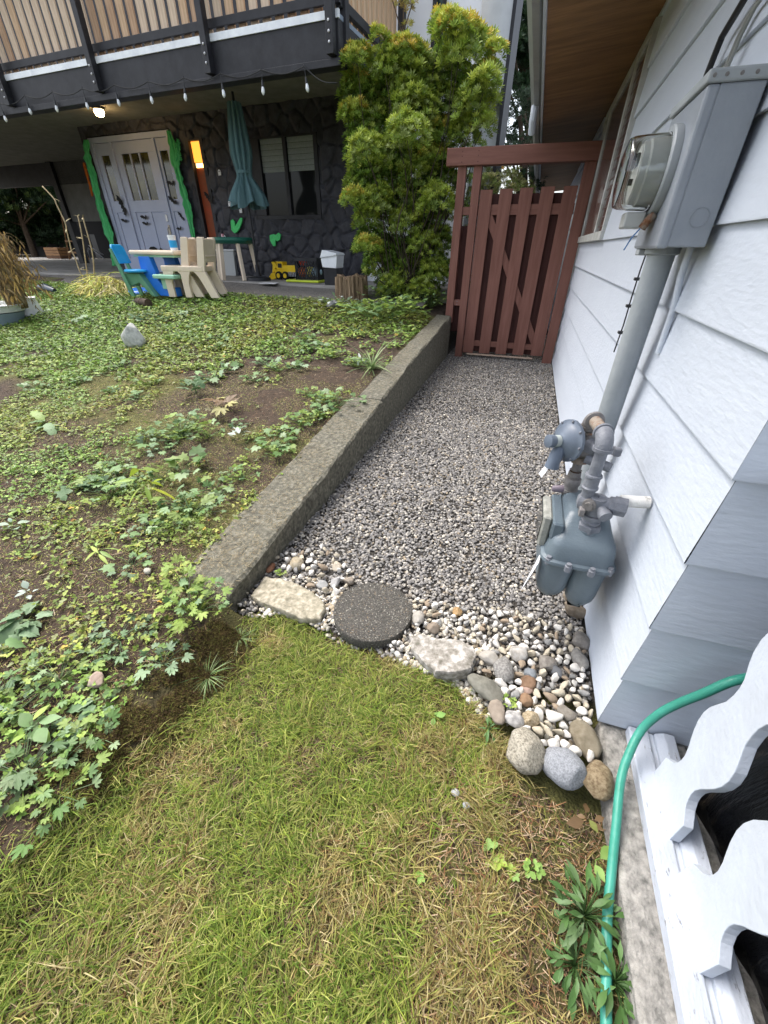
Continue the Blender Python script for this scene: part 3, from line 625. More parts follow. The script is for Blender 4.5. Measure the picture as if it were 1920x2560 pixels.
# stone wall: a relief of real stones, with openings
def stone_wall():
    s0, s1, z0, z1, st = -5.02, 1.42, .66, 3.36, .022
    ss = np.arange(s0, s1+1e-6, st); zz = np.arange(z0, z1+1e-6, st); S, Zg = np.meshgrid(ss, zz)
    r = np.random.default_rng(5); P = []
    step = .27
    for i, a in enumerate(np.arange(s0-.3, s1+.4, step)):
        for j, b in enumerate(np.arange(z0-.3, z1+.4, step*.92)): P.append((a+(j % 2)*step*.5+r.uniform(-.11, .11), b+r.uniform(-.10, .10), r.uniform(.75, 1.3), r.uniform(.0, 1), r.normal(0, .35), r.normal(0, .35)))
    P = np.array(P); WS = S+(fnoise(S, Zg, .16, 2)-.5)*.07; WZ = Zg+(fnoise(S, Zg, .16, 7)-.5)*.07
    d1 = np.full(S.shape, 9.); d2 = d1.copy(); hh = np.zeros(S.shape)
    for a, b, k, h, gx, gz in P:
        d = np.hypot((WS-a)*k, (WZ-b)/k); c = d < d1; d2 = np.where(c, d1, np.minimum(d2, d)); 
        hh = np.where(c, .022*h+gx*(S-a)*.25+gz*(Zg-b)*.25, hh); d1 = np.where(c, d, d1)
    e = d2-d1; prof_ = np.clip(e/.045, 0, 1)**.5
    Dp = prof_*(.045+hh)+(fnoise(S, Zg, .06, 4)-.5)*.014*prof_
    keep = np.ones(S.shape, bool)
    for a, b, c, d in ((-4.86, -2.62, .6, 3.10), (-2.26, -1.92, 1.38, 2.92), (-.88, .55, 1.70, 2.86)): keep &= ~((S > a) & (S < b) & (Zg > c) & (Zg < d))
    ny, nx = S.shape; i = np.arange(nx*ny).reshape(ny, nx); q = np.stack([i[:-1, :-1], i[:-1, 1:], i[1:, 1:], i[1:, :-1]], -1)
    kq = keep[:-1, :-1] & keep[:-1, 1:] & keep[1:, 1:] & keep[1:, :-1]
    V = np.stack([S, -Dp, Zg], -1).reshape(-1, 3); V = V@np.array(FM.to_3x3()).T+np.array(FM.translation)
    sc = Scat(); sc.V.append(V); sc.C.append(np.ones_like(V)); sc.F.append(q[kq]); sc.n = len(V); sc.build('stone_wall', m_stone, nh, smooth=True)
stone_wall()
# window reveals, recess boxes
def opening(s0, s1, z0, z1, dep, name):
    mb = MB()
    for a, b in (((s0, .03, z0), (s0+.012, -dep, z1)), ((s1-.012, .03, z0), (s1, -dep, z1)), ((s0, .03, z1-.012), (s1, -dep, z1)), ((s0, .03, z0), (s1, -dep, z0+.012)), ((s0, -dep, z0), (s1, -dep-.03, z1))):
        mb.box((a[0], -a[1], a[2]), (b[0], -b[1], b[2]))
    return mb.build(name, m_black, nh, M=FM)
opening(-.89, .56, 1.68, 2.87, .4, 'window_reveal')
# two-pane window
f = MB()
for a, b in (((-.87, .05, 1.69), (.55, -.05, 1.755)), ((-.87, .05, 2.84), (.55, -.05, 2.88)), ((-.87, .05, 1.755), (-.64, -.05, 2.84)), ((.47, .05, 1.755), (.55, -.05, 2.84)), ((-.15, .045, 1.755), (-.08, -.04, 2.84))): f.box((a[0], -a[1], a[2]), (b[0], -b[1], b[2]))
wn = f.build('window', m_black, nh, M=FM, bevel=.004)
m_shade = mat('cellular_shade', (.22, .25, .23), (.27, .29, .27), 30, .8)
for s0, s1, zt, zb in ((-.64, -.15, 2.84, 2.38), (-.08, .47, 2.84, 2.38)):
    B((s0, .0, 1.755), (s1, -.006, 2.84), 'pane', mat('dark_pane', (.012, .013, .013), rough=.08, spec=.22, glass=False), wn)
    mb = MB()
    for k in range(6):
        za = zt-(zt-zb)*k/6; zc = zt-(zt-zb)*(k+1)/6; mb.prism([(s0+.01, -.004, za), (s0+.01, -.010, (za+zc)/2), (s0+.01, -.004, zc+.004)], (s1-s0-.02, 0, 0))
    mb.build('shade', m_shade, wn, M=FM)
# orange lit side window
B((-2.30, .05, 1.36), (-2.22, -.08, 2.94), 'side_window_frame', m_black); B((-1.96, .05, 1.36), (-1.88, -.08, 2.94), 'side_window_frame', m_black)
B((-2.30, .055, 1.33), (-1.88, -.08, 1.40), 'side_window_sill', m_black); B((-2.30, .052, 2.90), (-1.88, -.08, 2.95), 'side_window_head', m_black)
m_or = mat('lit_orange_curtain', (.35, .10, .02), (.5, .18, .03), 4, .8, emit=((1, .33, .04), .9))
m_brn = mat('orange_curtain', (.12, .04, .015), (.22, .035, .012), 6, .7, emit=((.5, .08, .01), .025))
sw = B((-2.22, -.03, 1.40), (-1.96, -.045, 2.90), 'side_window', m_brn)
B((-2.22, -.02, 2.60), (-1.96, -.028, 2.90), 'lit_shade', m_or, sw)
B((-2.18, -.005, 2.52), (-1.97, -.03, 2.585), 'hanging_lamp', mat('lamp_orange', (1, .7, .3), emit=((1, .62, .18), 2.2)), sw)
# door unit
du = B((-4.86, .02, .66), (-2.62, -.12, 3.09), 'door_backing', m_blackm)
def D(a, b, name='door', par=nh, m=m_door, bev=.004): return B(a, b, name, m, par, bev)
D((-4.84, .07, .735), (-4.74, .0, 3.08), 'door_frame'); D((-2.72, .07, .735), (-2.62, .0, 3.08), 'door_frame'); D((-4.74, .07, 2.99), (-2.72, .0, 3.08), 'door_frame')
D((-4.26, .075, .735), (-4.20, .0, 2.99), 'mullion'); D((-3.10, .075, .735), (-3.04, .0, 2.99), 'mullion')
def panelled(s0, s1, glass, panels, name):
    ds = MB(); ds.box((s0, -.045, .745), (s1, -.005, 1.0)); z1 = 2.985
    gz0, gz1 = 2.05, 2.80
    ds.box((s0, -.045, gz1), (s1, -.005, z1)); ds.box((s0, -.045, 1.85), (s1, -.005, gz0))
    xs = [s0]+[x for g_ in glass for x in g_]+[s1]
    for i in range(0, len(xs), 2): ds.box((xs[i], -.045, gz0), (xs[i+1], -.005, gz1))
    xs = [s0]+[x for g_ in panels for x in g_]+[s1]
    for i in range(0, len(xs), 2): ds.box((xs[i], -.045, 1.0), (xs[i+1], -.005, 1.85))
    for a, b in panels: ds.box((a, -.030, 1.0), (b, -.005, 1.85))
    d = ds.build(name, m_door, nh, M=FM, bevel=.003)
    for a, b in glass: MB().box((a, -.022, gz0), (b, -.018, gz1)).build('pane', m_dpane, d, M=FM)
    return d
m_dpane = mat('door_glass', (.020, .020, .008), (.10, .095, .03), 3.5, .08, spec=.7, lo=.4, hi=.7)
panelled(-4.74, -4.26, [(-4.61, -4.38)], [(-4.62, -4.38)], 'sidelight')
dd = panelled(-4.20, -3.10, [(-4.03, -3.81), (-3.78, -3.56), (-3.53, -3.30)], [(-4.06, -3.70), (-3.60, -3.24)], 'door')
panelled(-3.04, -2.72, [(-2.98, -2.78)], [(-2.97, -2.79)], 'sidelight')
hb = MB().box((-3.215, -.06, 1.30), (-3.165, -.045, 1.62), .004); hb.tube([(-3.19, -.06, 1.58), (-3.19, -.10, 1.55), (-3.19, -.105, 1.40), (-3.19, -.06, 1.34)], .009, 8); hb.build('handle', mat('brass_satin', (.32, .29, .24), metal=.8, rough=.35), dd, M=FM, smooth='auto')
MB().box((-3.22, -.06, 1.68), (-3.165, -.045, 1.80), .004).build('lock_plate', mat('steel_satin', (.45, .45, .45), metal=.8, rough=.35), dd, M=FM)
# soffit under balcony, beam, fascia
B((-16, 2.0, 3.27), (2.02, -7.5, 3.31), 'balcony_soffit', m_stucco)
B((-16, 2.06, 3.02), (2.06, 1.96, 3.36), 'balcony_beam', m_black, bev=.006)
B((-16, 2.10, 2.985), (2.09, 1.94, 3.05), 'beam_ledge', m_black, bev=.004)
B((1.96, 1.96, 3.02), (2.06, .0, 3.36), 'side_beam', m_black, bev=.006)
B((-16, 2.03, 3.36), (2.06, 0, 3.40), 'balcony_deck', mat('deck_grey_blue', (.18, .22, .28), (.26, .31, .38), 3, .6))
B((-16, 2.075, 3.355), (2.075, 2.045, 3.42), 'flashing', mat('galvanised_flashing', (.60, .62, .64), (.78, .80, .80), 5, .4, metal=.15))
B((-16, 2.02, 3.48), (2.06, 1.98, 3.56), 'bottom_rail', m_black, bev=.004)
B((-16, 2.10, 4.50), (2.1, 1.94, 4.55), 'hand_rail', m_black, bev=.004)
B((2.0, 1.98, 3.46), (2.06, .0, 3.545), 'bottom_rail', m_black, bev=.004)
B((1.95, 1.98, 4.50), (2.1, .0, 4.55), 'hand_rail', m_black, bev=.004)
for s in (-7.75, -5.75, -3.75, -1.75, .255, 1.99):
    po = B((s-.045, 2.155, 3.07), (s+.045, 2.065, 4.5), 'balcony_post', m_black, bev=.004)
    for z in (3.16, 3.24, 3.32):
        MB().lathe((s, -2.156, z), (0, -1, 0), [(0, .013), (.006, .013), (.008, .008), (.012, .008), (.013, 0)], 8).build('bolt', mat('bolt_steel', (.5, .5, .5), metal=.7, rough=.4) if 'bolt_steel' not in bpy.data.materials else bpy.data.materials['bolt_steel'], po, M=FM)
B((2.0, 1.93, 3.07), (2.09, 1.84, 4.5), 'balcony_post', m_black, bev=.004); B((2.0, .12, 3.07), (2.09, .03, 4.5), 'balcony_post', m_black, bev=.004)
rs = np.random.default_rng(12)
sl0 = [MB().box((0, -.012, 0), (.106, .012, 1.06)).build('balcony_slat', m_cedar[i], nh, M=FM) for i in range(3)]
k = 0
for s in np.arange(-9.3, 1.9, .172):
    o = sl0[int(rs.integers(3))]
    if k < 3: o = sl0[k]
    else: o = o.copy(); COL.objects.link(o)
    p = FU*float(s)-FN*1.955; o.location = (float(p[0]), float(p[1]), 3.415+float(rs.normal(0, .004))); k += 1
for off in np.arange(.15, 1.85, .16):
    o = sl0[int(rs.integers(3))].copy(); COL.objects.link(o); p = FU*1.98-FN*float(off); o.location = (float(p[0]), float(p[1]), 3.415)
    o.rotation_euler = (0, 0, math.radians(-90)); mloc = FM.translation; # rotate about house origin corner
    R_ = Matrix.Translation(Vector(FW(1.98, float(off), 3.415)))@Matrix.Rotation(math.atan2(-.0831, .99653)-math.pi/2, 4, 'Z')
    o.matrix_basis = Matrix.Identity(4); me = bpy.data.meshes.get('side_slat')
    if me is None:
        me = bpy.data.meshes.new('side_slat'); t_ = MB().box((0, -.012, 0), (.128, .012, 1.06)); me.from_pydata(t_.v, [], t_.f); me.materials.append(m_cedar[0])
    o.data = me; o.matrix_parent_inverse = Matrix.Translation(nh.location).inverted(); o.matrix_basis = R_
# upper floor and right-hand white wall
B((-16, -.3, 3.42), (1.42, -.4, 6.5), 'upper_wall', m_black)
B((1.42, .0, .6), (2.47, -.4, 6.5), 'white_wall', m_white2); B((2.66, .0, .6), (3.18, -.4, 6.5), 'white_wall', m_white2)
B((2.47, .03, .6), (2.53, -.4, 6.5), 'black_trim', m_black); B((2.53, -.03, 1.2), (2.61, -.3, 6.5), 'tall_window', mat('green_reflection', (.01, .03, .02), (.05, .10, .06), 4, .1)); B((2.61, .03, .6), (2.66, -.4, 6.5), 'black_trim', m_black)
B((1.36, .05, .6), (1.42, -.4, 6.5), 'black_trim', m_black)
mb = MB().tube([(1.70, -.06, 6.4), (1.70, -.06, .8)], .028, 10); mb.build('downpipe', m_white2, nh, M=FM, smooth='auto')
mb = MB().tube([(1.72+.06, -.2, 6.4), (1.78, -.2, 2.9)], .022, 8); mb.build('black_downpipe', m_black, nh, M=FM, smooth='auto')
mb = MB(); L = []
for z, r in ((6.5, .21), (3.2, .21), (3.08, .19), (3.03, .12)): L.append([np.array((3.36+r*math.cos(a), -.02-r*.8*math.sin(a), z)) for a in np.linspace(0, math.pi, 12)]+[np.array((3.36-r, .3, z)), np.array((3.36+r, .3, z))])
mb.loft(L); mb.build('rounded_bay', mat('grey_render', (.52, .53, .52), (.6, .61, .6), 4, .8), nh, M=FM, smooth='auto')
B((3.56, .06, .6), (3.61, -.4, 6.5), 'black_trim', m_black)
B((3.18, -.3, .6), (3.56, -.4, 6.5), 'white_wall', m_white2)
MB().prism([(-16, -.0, 6.5), (3.7, -.0, 6.5), (1.7, 6, 6.5), (-16, 6, 6.5)], (0, 0, .2)).build('roof', m_black, nh, M=FM); MB().prism([(3.5, .4, .6), (3.6, .4, .6), (1.6, 6, .6), (1.5, 6, .6)], (0, 0, 5.9)).build('end_wall', m_white2, nh, M=FM)
# carport behind
m_pale = mat('pale_carport_wall', (.17, .17, .16), (.22, .22, .21), 4, .9, .4, 120)
B((-9.9, -2.6, 1.85), (-7.5, -2.7, 3.27), 'carport_wall', m_pale)
B((-7.5, -2.6, .7), (-5.0, -2.7, 3.27), 'carport_wall', m_pale)
B((-7.35, -2.55, .72), (-5.9, -2.6, 2.72), 'carport_door', mat('navy_door', (.008, .010, .022), rough=.6))
B((-5.06, .04, .66), (-4.86, -2.7, 3.27), 'carport_side', m_stone)
B((-16, -6.8, .7), (-13, -7.0, 3.27), 'added_rear_wall', m_blackm)  # added black wall, fills the open carport back with dark
B((-10.1, -2.5, .7), (-9.9, -2.7, 3.27), 'carport_post', m_black)
B((-16, -2.6, 2.75), (-7.5, -2.72, 3.27), 'carport_header', m_black)
bs = thing('porch_light', 'lit flush ceiling light under the balcony above the double door', 'light', FW(-4.3, .9, 3.2))
lp = FS(*Z1(425, 472), .9); lc = FW(lp[0], .9, 3.2); bs.location = [float(c) for c in lc]
MB().lathe((lc[0], lc[1], 3.268), (0, 0, -1), [(0, .10), (.03, .10), (.035, .085)], 20).build('base', m_black, bs, smooth='auto')
MB().lathe((lc[0], lc[1], 3.235), (0, 0, -1), [(0, .075), (.04, .078), (.08, .06), (.10, .0)], 20).build('bulb', mat('lamp_glow', (1, .8, .5), emit=((1, .70, .34), 14)), bs, smooth='auto')
pl = bpy.data.lights.new('porch_lamp', 'POINT'); pl.energy = 2.2; pl.color = (1, .6, .28); pl.shadow_soft_size = .08
plo = bpy.data.objects.new('porch_lamp', pl); COL.objects.link(plo); plo.location = (lc[0], lc[1]-.02, 3.08); plo.parent = bs; plo.matrix_parent_inverse = Matrix.Translation(bs.location).inverted()
# ------------------------------------------------------------------ string lights
sg = thing('string_lights', 'black cord of clear hanging bulbs strung along the balcony beam', 'string lights', FW(0, 2.15, 3.0))
m_cord = mat('cord', (.015, .015, .015), rough=.6); m_bulb = mat('clear_bulb', (.9, .92, .92), rough=.05, glass=True); m_sock = mat('bulb_socket', (.02, .02, .02), rough=.4)
hooks = [(-70, 470), (0, 447), (108, 412), (227, 398), (357, 383), (494, 367), (641, 352), (795, 337), (953, 318), (1130, 302), (1315, 287), (1455, 357)]
HP = [FS(*Z1(x, y), 2.12) for x, y in hooks]; path = []
for i in range(len(HP)-1):
    (a, za), (b, zb) = HP[i], HP[i+1]
    for j in range(7): t = j/7; path.append(FW(a+(b-a)*t, 2.125, za+(zb-za)*t-.05*math.sin(math.pi*t)))
path.append(FW(*[HP[-1][0], 2.11, HP[-1][1]]))
MB().tube(path, .006, 6).build('cord', m_cord, sg)
bulb0 = None
for i, (s, z) in enumerate(HP[:-1]):
    p = FW(s, 2.125, z)
    if bulb0 is None:
        sk = MB().tube([(0, 0, .02), (0, 0, -.09)], .0045, 6).lathe((0, 0, -.09), (0, 0, -1), [(0, .012), (.05, .016), (.052, .013)], 10).build('socket', m_sock, sg)
        bu = MB().lathe((0, 0, -.142), (0, 0, -1), [(0, .012), (.02, .018), (.045, .022), (.065, .016), (.078, .003)], 10).build('bulb', mat('bulb_glass', (.55, .58, .58), (.9, .92, .92), 30, .1, spec=.9), sk, smooth=True)
        sk.matrix_parent_inverse = Matrix.Translation(sg.location).inverted(); sk.location = [float(c) for c in p]; bulb0 = (sk, bu); bu.matrix_parent_inverse = Matrix.Identity(4)
    else:
        c = bulb0[0].copy(); COL.objects.link(c); c.location = [float(q_) for q_ in p]; c.rotation_euler = (0, float(rs.normal(0, .08)), 0); d_ = bulb0[1].copy(); COL.objects.link(d_); d_.parent = c
# ------------------------------------------------------------------ bats and other decorations on the facade
m_bat = mat('black_card', (.006, .006, .007), rough=.7)
def bat(px, py, span, rot, look, fold=.35, off=.05, kind='bat'):
    s, z = FS(*Z2(px, py), off); w = span*.85
    half = [(0, .16), (.10, .10), (.16, .26), (.42, .40), (.78, .34), (1, .12), (.80, .10), (.66, -.14), (.48, -.02), (.34, -.26), (.18, -.10), (0, -.34)]
    mb = MB()
    for sg_ in (-1, 1):
        pts = [np.array([sg_*a*w*math.cos(fold), -abs(a)*w*math.sin(fold), b*w]) for a, b in half]
        mb.prism(pts if sg_ > 0 else pts[::-1], (0, -.002, 0))
    M = FM@Matrix.Translation((s, -off-.004, z))@Matrix.Rotation(rot, 4, 'Y')
    return tag(mb.build('bat', m_bat, M=M), look, 'bat decoration', 'black bats on the doors')
bats = [(1065, 750, .26, 1.25, 'black bat tilted on the left sidelight, upper of two'), (1085, 875, .12, .1, 'small black bat low on the left sidelight'), (1255, 845, .13, 0, 'small black bat on the middle door panel, upper of a pair'), (1268, 898, .12, 0, 'small flat black bat under another on the middle door'), (1490, 551, .14, 0, 'small black bat just below the right sidelight glass'), (1505, 705, .16, .5, 'black bat on the right sidelight left of the green cloth'), (1575, 840, .13, .8, 'tilted black bat at the edge of the right sidelight'), (1557, 940, .10, -.2, 'tiny black bat right of the door handle'), (1608, 1042, .12, -.3, 'small black bat low on the right sidelight'), (1378, 1140, .27, .1, 'large black bat low on the door above the toy table'), (1583, 1120, .10, .9, 'small black bat at the bottom of the right sidelight')]
for a in bats: bat(*a)
bz = bat(0, 0, .16, .9, 'single black bat on the stone right of the orange window')
_s, _z = FS(*Z3(287, 752), .07); bz.data.transform(Matrix.Translation(Vector(FW(_s, .07, _z))-Vector(FW(*[FS(*Z2(0, 0), .05)[0], .05, FS(*Z2(0, 0), .05)[1]])) ))
# draped cloths
def cloth(pts, off, name, label, m, th=.03, seed=1):
    r = np.random.default_rng(seed); P = [FS(u, v, off) for u, v, w in pts]; W_ = [w for _, _, w in pts]
    cum = [0]
    for i in range(1, len(P)): cum.append(cum[-1]+math.hypot(P[i][0]-P[i-1][0], P[i][1]-P[i-1][1]))
    n = 70; mb = MB(); k = 11; vs = []
    for i in range(n):
        t = cum[-1]*i/(n-1); cx = np.interp(t, cum, [p[0] for p in P]); cz = np.interp(t, cum, [p[1] for p in P]); w = np.interp(t, cum, W_)*(.55+.8*vnoise(i*.35, seed, 1.0, 3))
        for j in range(k):
            q_ = j/(k-1)*2-1; fold_ = math.sin(q_*5+i*.13+seed)*.35+math.sin(q_*11+i*.05)*.3
            vs.append((cx+q_*w/2+(vnoise(i*.6, j*1.3, 1, seed)-.5)*.02, -off-.03-.03*fold_*(1-.3*q_*q_), cz+(vnoise(j*1.7, i*.2, 1, seed)-.5)*.03))
    mb.add(vs, [(i*k+j, i*k+j+1, (i+1)*k+j+1, (i+1)*k+j) for i in range(n-1) for j in range(k-1)])
    o = mb.build(name, m, M=FM, smooth=True); s_ = o.modifiers.new('solid', 'SOLIDIFY'); s_.thickness = .004
    return tag(o, label, 'cloth')
m_green = mat('green_gauze', (.05, .42, .12), (.14, .66, .26), 9, .85, .4, 90, stretch=(3, 3, .6), leaf=.3)
Q2 = lambda x, y, w: (*Z2(x, y), w)
cloth([Q2(755, 175, .20), Q2(765, 330, .22), Q2(815, 480, .16), Q2(850, 650, .18), Q2(880, 760, .20), Q2(920, 880, .26), Q2(960, 1010, .30), Q2(985, 1100, .22), Q2(1000, 1260, .18)], .10, 'green_cloth', 'torn green gauze cloth hanging down left of the double door', m_green, seed=3)
cloth([Q2(1465, 95, .10), Q2(1500, 230, .18), Q2(1520, 350, .26), Q2(1560, 500, .16), Q2(1600, 640, .16), Q2(1640, 800, .16), (487, 595, .12), (497, 622, .06)], .10, 'green_cloth', 'torn green gauze cloth hanging down right of the double door', m_green, seed=8)
cloth([Q2(1545, 165, .04), Q2(1550, 250, .12), Q2(1555, 360, .14)], .15, 'green_cloth', 'short flap of green gauze at the top right of the door', m_green, seed=11)
cloth([Q2(735, 370, .05), Q2(765, 480, .08), Q2(800, 600, .08), Q2(808, 660, .04)], .06, 'orange_cloth', 'orange strip of cloth beside the green gauze left of the door', mat('orange_gauze', (.55, .12, .01), (.65, .18, .02), 9, .8, leaf=.3), seed=5)
def blob(pts, off, th, name, label, cat, m, group=None):
    P = [FS(*Z3(x, y), off) for x, y in pts]; mb = MB().prism([(s, -off, z) for s, z in P], (0, -th, 0))
    return tag(mb.build(name, m, M=FM, bevel=.008), label, cat, group)
m_foam = mat('green_foam', (.05, .50, .12), (.08, .62, .18), 20, .6)
blob([(478, 940), (495, 925), (515, 945), (520, 985), (535, 960), (560, 915), (582, 915), (575, 960), (555, 1010), (535, 1040), (512, 1050), (485, 1020)], .075, .03, 'green_web', 'V shaped green gauze patch on the black stone above the green table', 'decoration', m_foam)
blob([(815, 1065), (850, 1055), (868, 1062), (890, 1042), (912, 1060), (905, 1105), (880, 1120), (868, 1105), (866, 1160), (845, 1160), (818, 1110)], .075, .03, 'green_web', 'jagged green gauze patch on the black stone below the window', 'decoration', m_foam)
m_ghost = mat('white_sticker', (.75, .75, .75), rough=.5)
for i, ((x, y), lb) in enumerate((((378, 525), 'small white ghost ornament highest on the stone wall'), ((465, 793), 'small white ghost ornament left of the closed umbrella'), ((561, 850), 'small white ghost ornament under the umbrella hem'), ((421, 1088), 'small white ghost ornament above the bottle on the green table'), ((362, 1122), 'small white ghost ornament with black eyes by the window sill'))):
    s, z = FS(*Z3(x, y), .08); mb = MB(); h_ = .045
    mb.prism([(s-.03, -.08, z-h_), (s-.015, -.08, z-h_*.7), (s, -.08, z-h_), (s+.015, -.08, z-h_*.7), (s+.03, -.08, z-h_), (s+.032, -.08, z+.01), (s+.02, -.08, z+.04), (s, -.08, z+.05), (s-.02, -.08, z+.04), (s-.032, -.08, z+.01)], (0, -.012, 0))
    o = mb.build('ghost', m_ghost, M=FM); tag(o, lb, 'ornament', 'white ghosts on the stone wall')
    for dx in (-.011, .011): MB().box((s+dx-.005, -.094, z+.008), (s+dx+.005, -.0925, z+.024)).build('eye', m_bat, o, M=FM)
# ------------------------------------------------------------------ closed umbrella
up, _ = None, None
us, uz = FS(*Z3(640, 1000), 1.0)
ub = thing('garden_umbrella', 'closed teal garden umbrella with black pole beside the window', 'umbrella', FW(us, 1.0, .74))
m_teal = mat('teal_canvas', (.07, .14, .15), (.12, .21, .22), 5, .85, .4, 60, stretch=(4, 4, .5))
tp = FS(*Z3(520, -60), 1.0); bp_ = FS(*Z3(705, 1400), 1.0)
def upos(t): return np.array([tp[0]+(bp_[0]-tp[0])*t, -1.0, tp[1]+(bp_[1]-tp[1])*t])
cs = upos(0)[0]; cs2 = upos(1)[0]
us = .5*(FS(*Z3(575, 400), 1.0)[0]+FS(*Z3(660, 1100), 1.0)[0])
MB().tube([(us, -1.0, .735), (us, -1.0, 3.2)], .019, 10).build('pole', m_black, ub, M=FM, smooth='auto')
mb = MB(); L = []; N_ = 72
zs = [FS(*Z3(x, y), 1.0)[1] for x, y in ((530, -90), (540, 100), (570, 350), (590, 520), (600, 560), (610, 700), (620, 780))]
ws = [.10, .13, .17, .12, .12, .27, .33]
for i, (z, w_) in enumerate(zip(np.interp(np.linspace(0, 1, 26), np.linspace(0, 1, 7), zs), np.interp(np.linspace(0, 1, 26), np.linspace(0, 1, 7), ws))):
    R_ = []
    for k in range(N_):
        a = 2*math.pi*k/N_; f_ = 1+.28*math.sin(a*9+i*.05)+.10*math.sin(a*17+1); low = .10*(.5+.5*math.sin(a*4+.6)) if i > 22 else 0
        R_.append(np.array([us+w_*.8*f_*math.cos(a), -1.0+w_*.8*f_*math.sin(a), z-low*(i-22)/3]))
    L.append(R_)
mb.loft(L, caps=False); mb.build('canopy', m_teal, ub, M=FM, smooth=True)
zt_ = zs[3]; MB().lathe((us, -1.0, zt_), (0, 0, 1), [(-.02, .115), (.02, .115)], 24, caps=False).build('strap', m_teal, ub, M=FM)
MB().lathe((us, -1.0, .735), (0, 0, 1), [(0, .22), (.05, .21), (.07, .05), (.25, .03)], 24).build('base', m_black, ub, M=FM, smooth='auto')
# ------------------------------------------------------------------ things on the patio
Z4 = lambda x, y: (280+x*.19289, 600+y*.19289)
m_beige = mat('beige_plastic', (.66, .54, .40), (.72, .60, .46), 5, .45, .1, 90)
m_blue = mat('blue_plastic_toy', (.02, .16, .62), (.03, .20, .70), 5, .35)
m_lblue = mat('light_blue_plastic', (.02, .30, .62), (.03, .36, .68), 5, .35)
m_gpl = mat('sage_green_plastic', (.10, .26, .15), (.14, .32, .19), 5, .4)
m_mint = mat('mint_plastic', (.28, .52, .36), (.34, .58, .42), 5, .4)
m_dgreen = mat('dark_green_plastic', (.01, .10, .07), (.015, .13, .09), 5, .35)
m_yel = mat('yellow_plastic', (.75, .48, .01), (.82, .56, .02), 5, .35)
def AY(u, v, y): return PY(u, v, y)
# beige chairs, seen from the left; local frame x = seat direction, y = width, z up
def toy_chair(label, loc, rz):
    t = thing('toy_chair', label, 'child chair', loc, 'beige toy chairs', rz, local=True)
    def L_(pts, y0, y1, name, bev=.006): MB().prism([(x, y0, z) for x, z in pts], (0, y1-y0, 0)).build(name, m_beige, t, bevel=bev)
    MB().box((-.18, -.162, .295), (.16, .162, .36)).build('seat', m_beige, t, bevel=.012)
    for sy in (-1, 1):
        y0, y1 = sy*.158, sy*.105
        L_([(-.16, 0), (-.07, 0), (-.075, .16), (-.05, .25), (-.02, .30), (-.165, .30)], y0, y1, 'leg')
        L_([(.20, 0), (.31, 0), (.18, .30), (.02, .30), (.07, .25), (.12, .16)], y0, y1, 'leg')
        L_([(.08, .30), (.18, .30), (.245, .64), (.235, .668), (.16, .668)], y0, y1, 'back_post')
    MB().prism([(.185, -.12, .40), (.215, -.12, .655), (.238, -.12, .65), (.205, -.12, .40)], (0, .24, 0)).build('backrest', m_beige, t, bevel=.005)
    MB().box((.19, -.13, .46), (.222, .13, .474)).build('back_ridge', m_beige, t, bevel=.003)
    MB().prism([(-.165, -.12, .29), (-.165, -.12, .22), (-.165, -.08, .27), (-.165, .08, .27), (-.165, .12, .22), (-.165, .12, .29)], (.02, 0, 0)).build('apron', m_beige, t)
    return t
c1 = PZ(*Z4(960, 720), .62); c2 = PZ(*Z4(1260, 722), .62)
t1 = toy_chair('beige plastic toy chair with its seat towards the picnic table', (c1[0], c1[1], .615), math.radians(18))
t2 = copy_tree(t1, (c1[0]+.30, c1[1]+.02, .615), math.radians(10), label='beige plastic toy chair standing behind the other, right one of the pair')
t1.scale = (1.12,)*3; t2.scale = (1.12,)*3
# toy picnic table: beige top, blue leg, mint bench
pt = PZ(*Z4(640, 720), .62); tb = thing('toy_table', 'toy table with beige top, bright blue legs and mint bench', 'toy table', (pt[0], pt[1], .615), rz=math.radians(-2), local=True)
MB().box((-.40, -.02, .53), (.44, .60, .585)).build('table_top', m_beige, tb, bevel=.02)
MB().box((-.36, .02, .50), (.40, .56, .53)).build('top_skirt', m_mint, tb, bevel=.01)
MB().prism([(-.26, 0, .51), (-.05, 0, .51), (.02, 0, .20), (.10, 0, .10), (.16, 0, .10), (.20, 0, .0), (-.02, 0, 0), (-.18, 0, .18), (-.27, 0, .35)], (0, .09, 0)).build('leg', m_blue, tb, bevel=.01)
MB().prism([(-.26, 0, .51), (-.05, 0, .51), (.02, 0, .20), (.10, 0, .10), (.30, 0, .10), (.34, 0, .0), (-.02, 0, 0), (-.18, 0, .18), (-.27, 0, .35)], (0, .09, 0)).build('leg', m_blue, tb, bevel=.01).location = (0, .48, 0)
MB().box((.02, -.10, .235), (.42, .12, .29)).build('bench', m_mint, tb, bevel=.015)
MB().box((.10, -.03, .10), (.18, .06, .235)).build('bench_support', m_mint, tb, bevel=.006)
MB().box((.17, .0, -.0), (.30, .12, .12)).build('foot', m_blue, tb, bevel=.01)
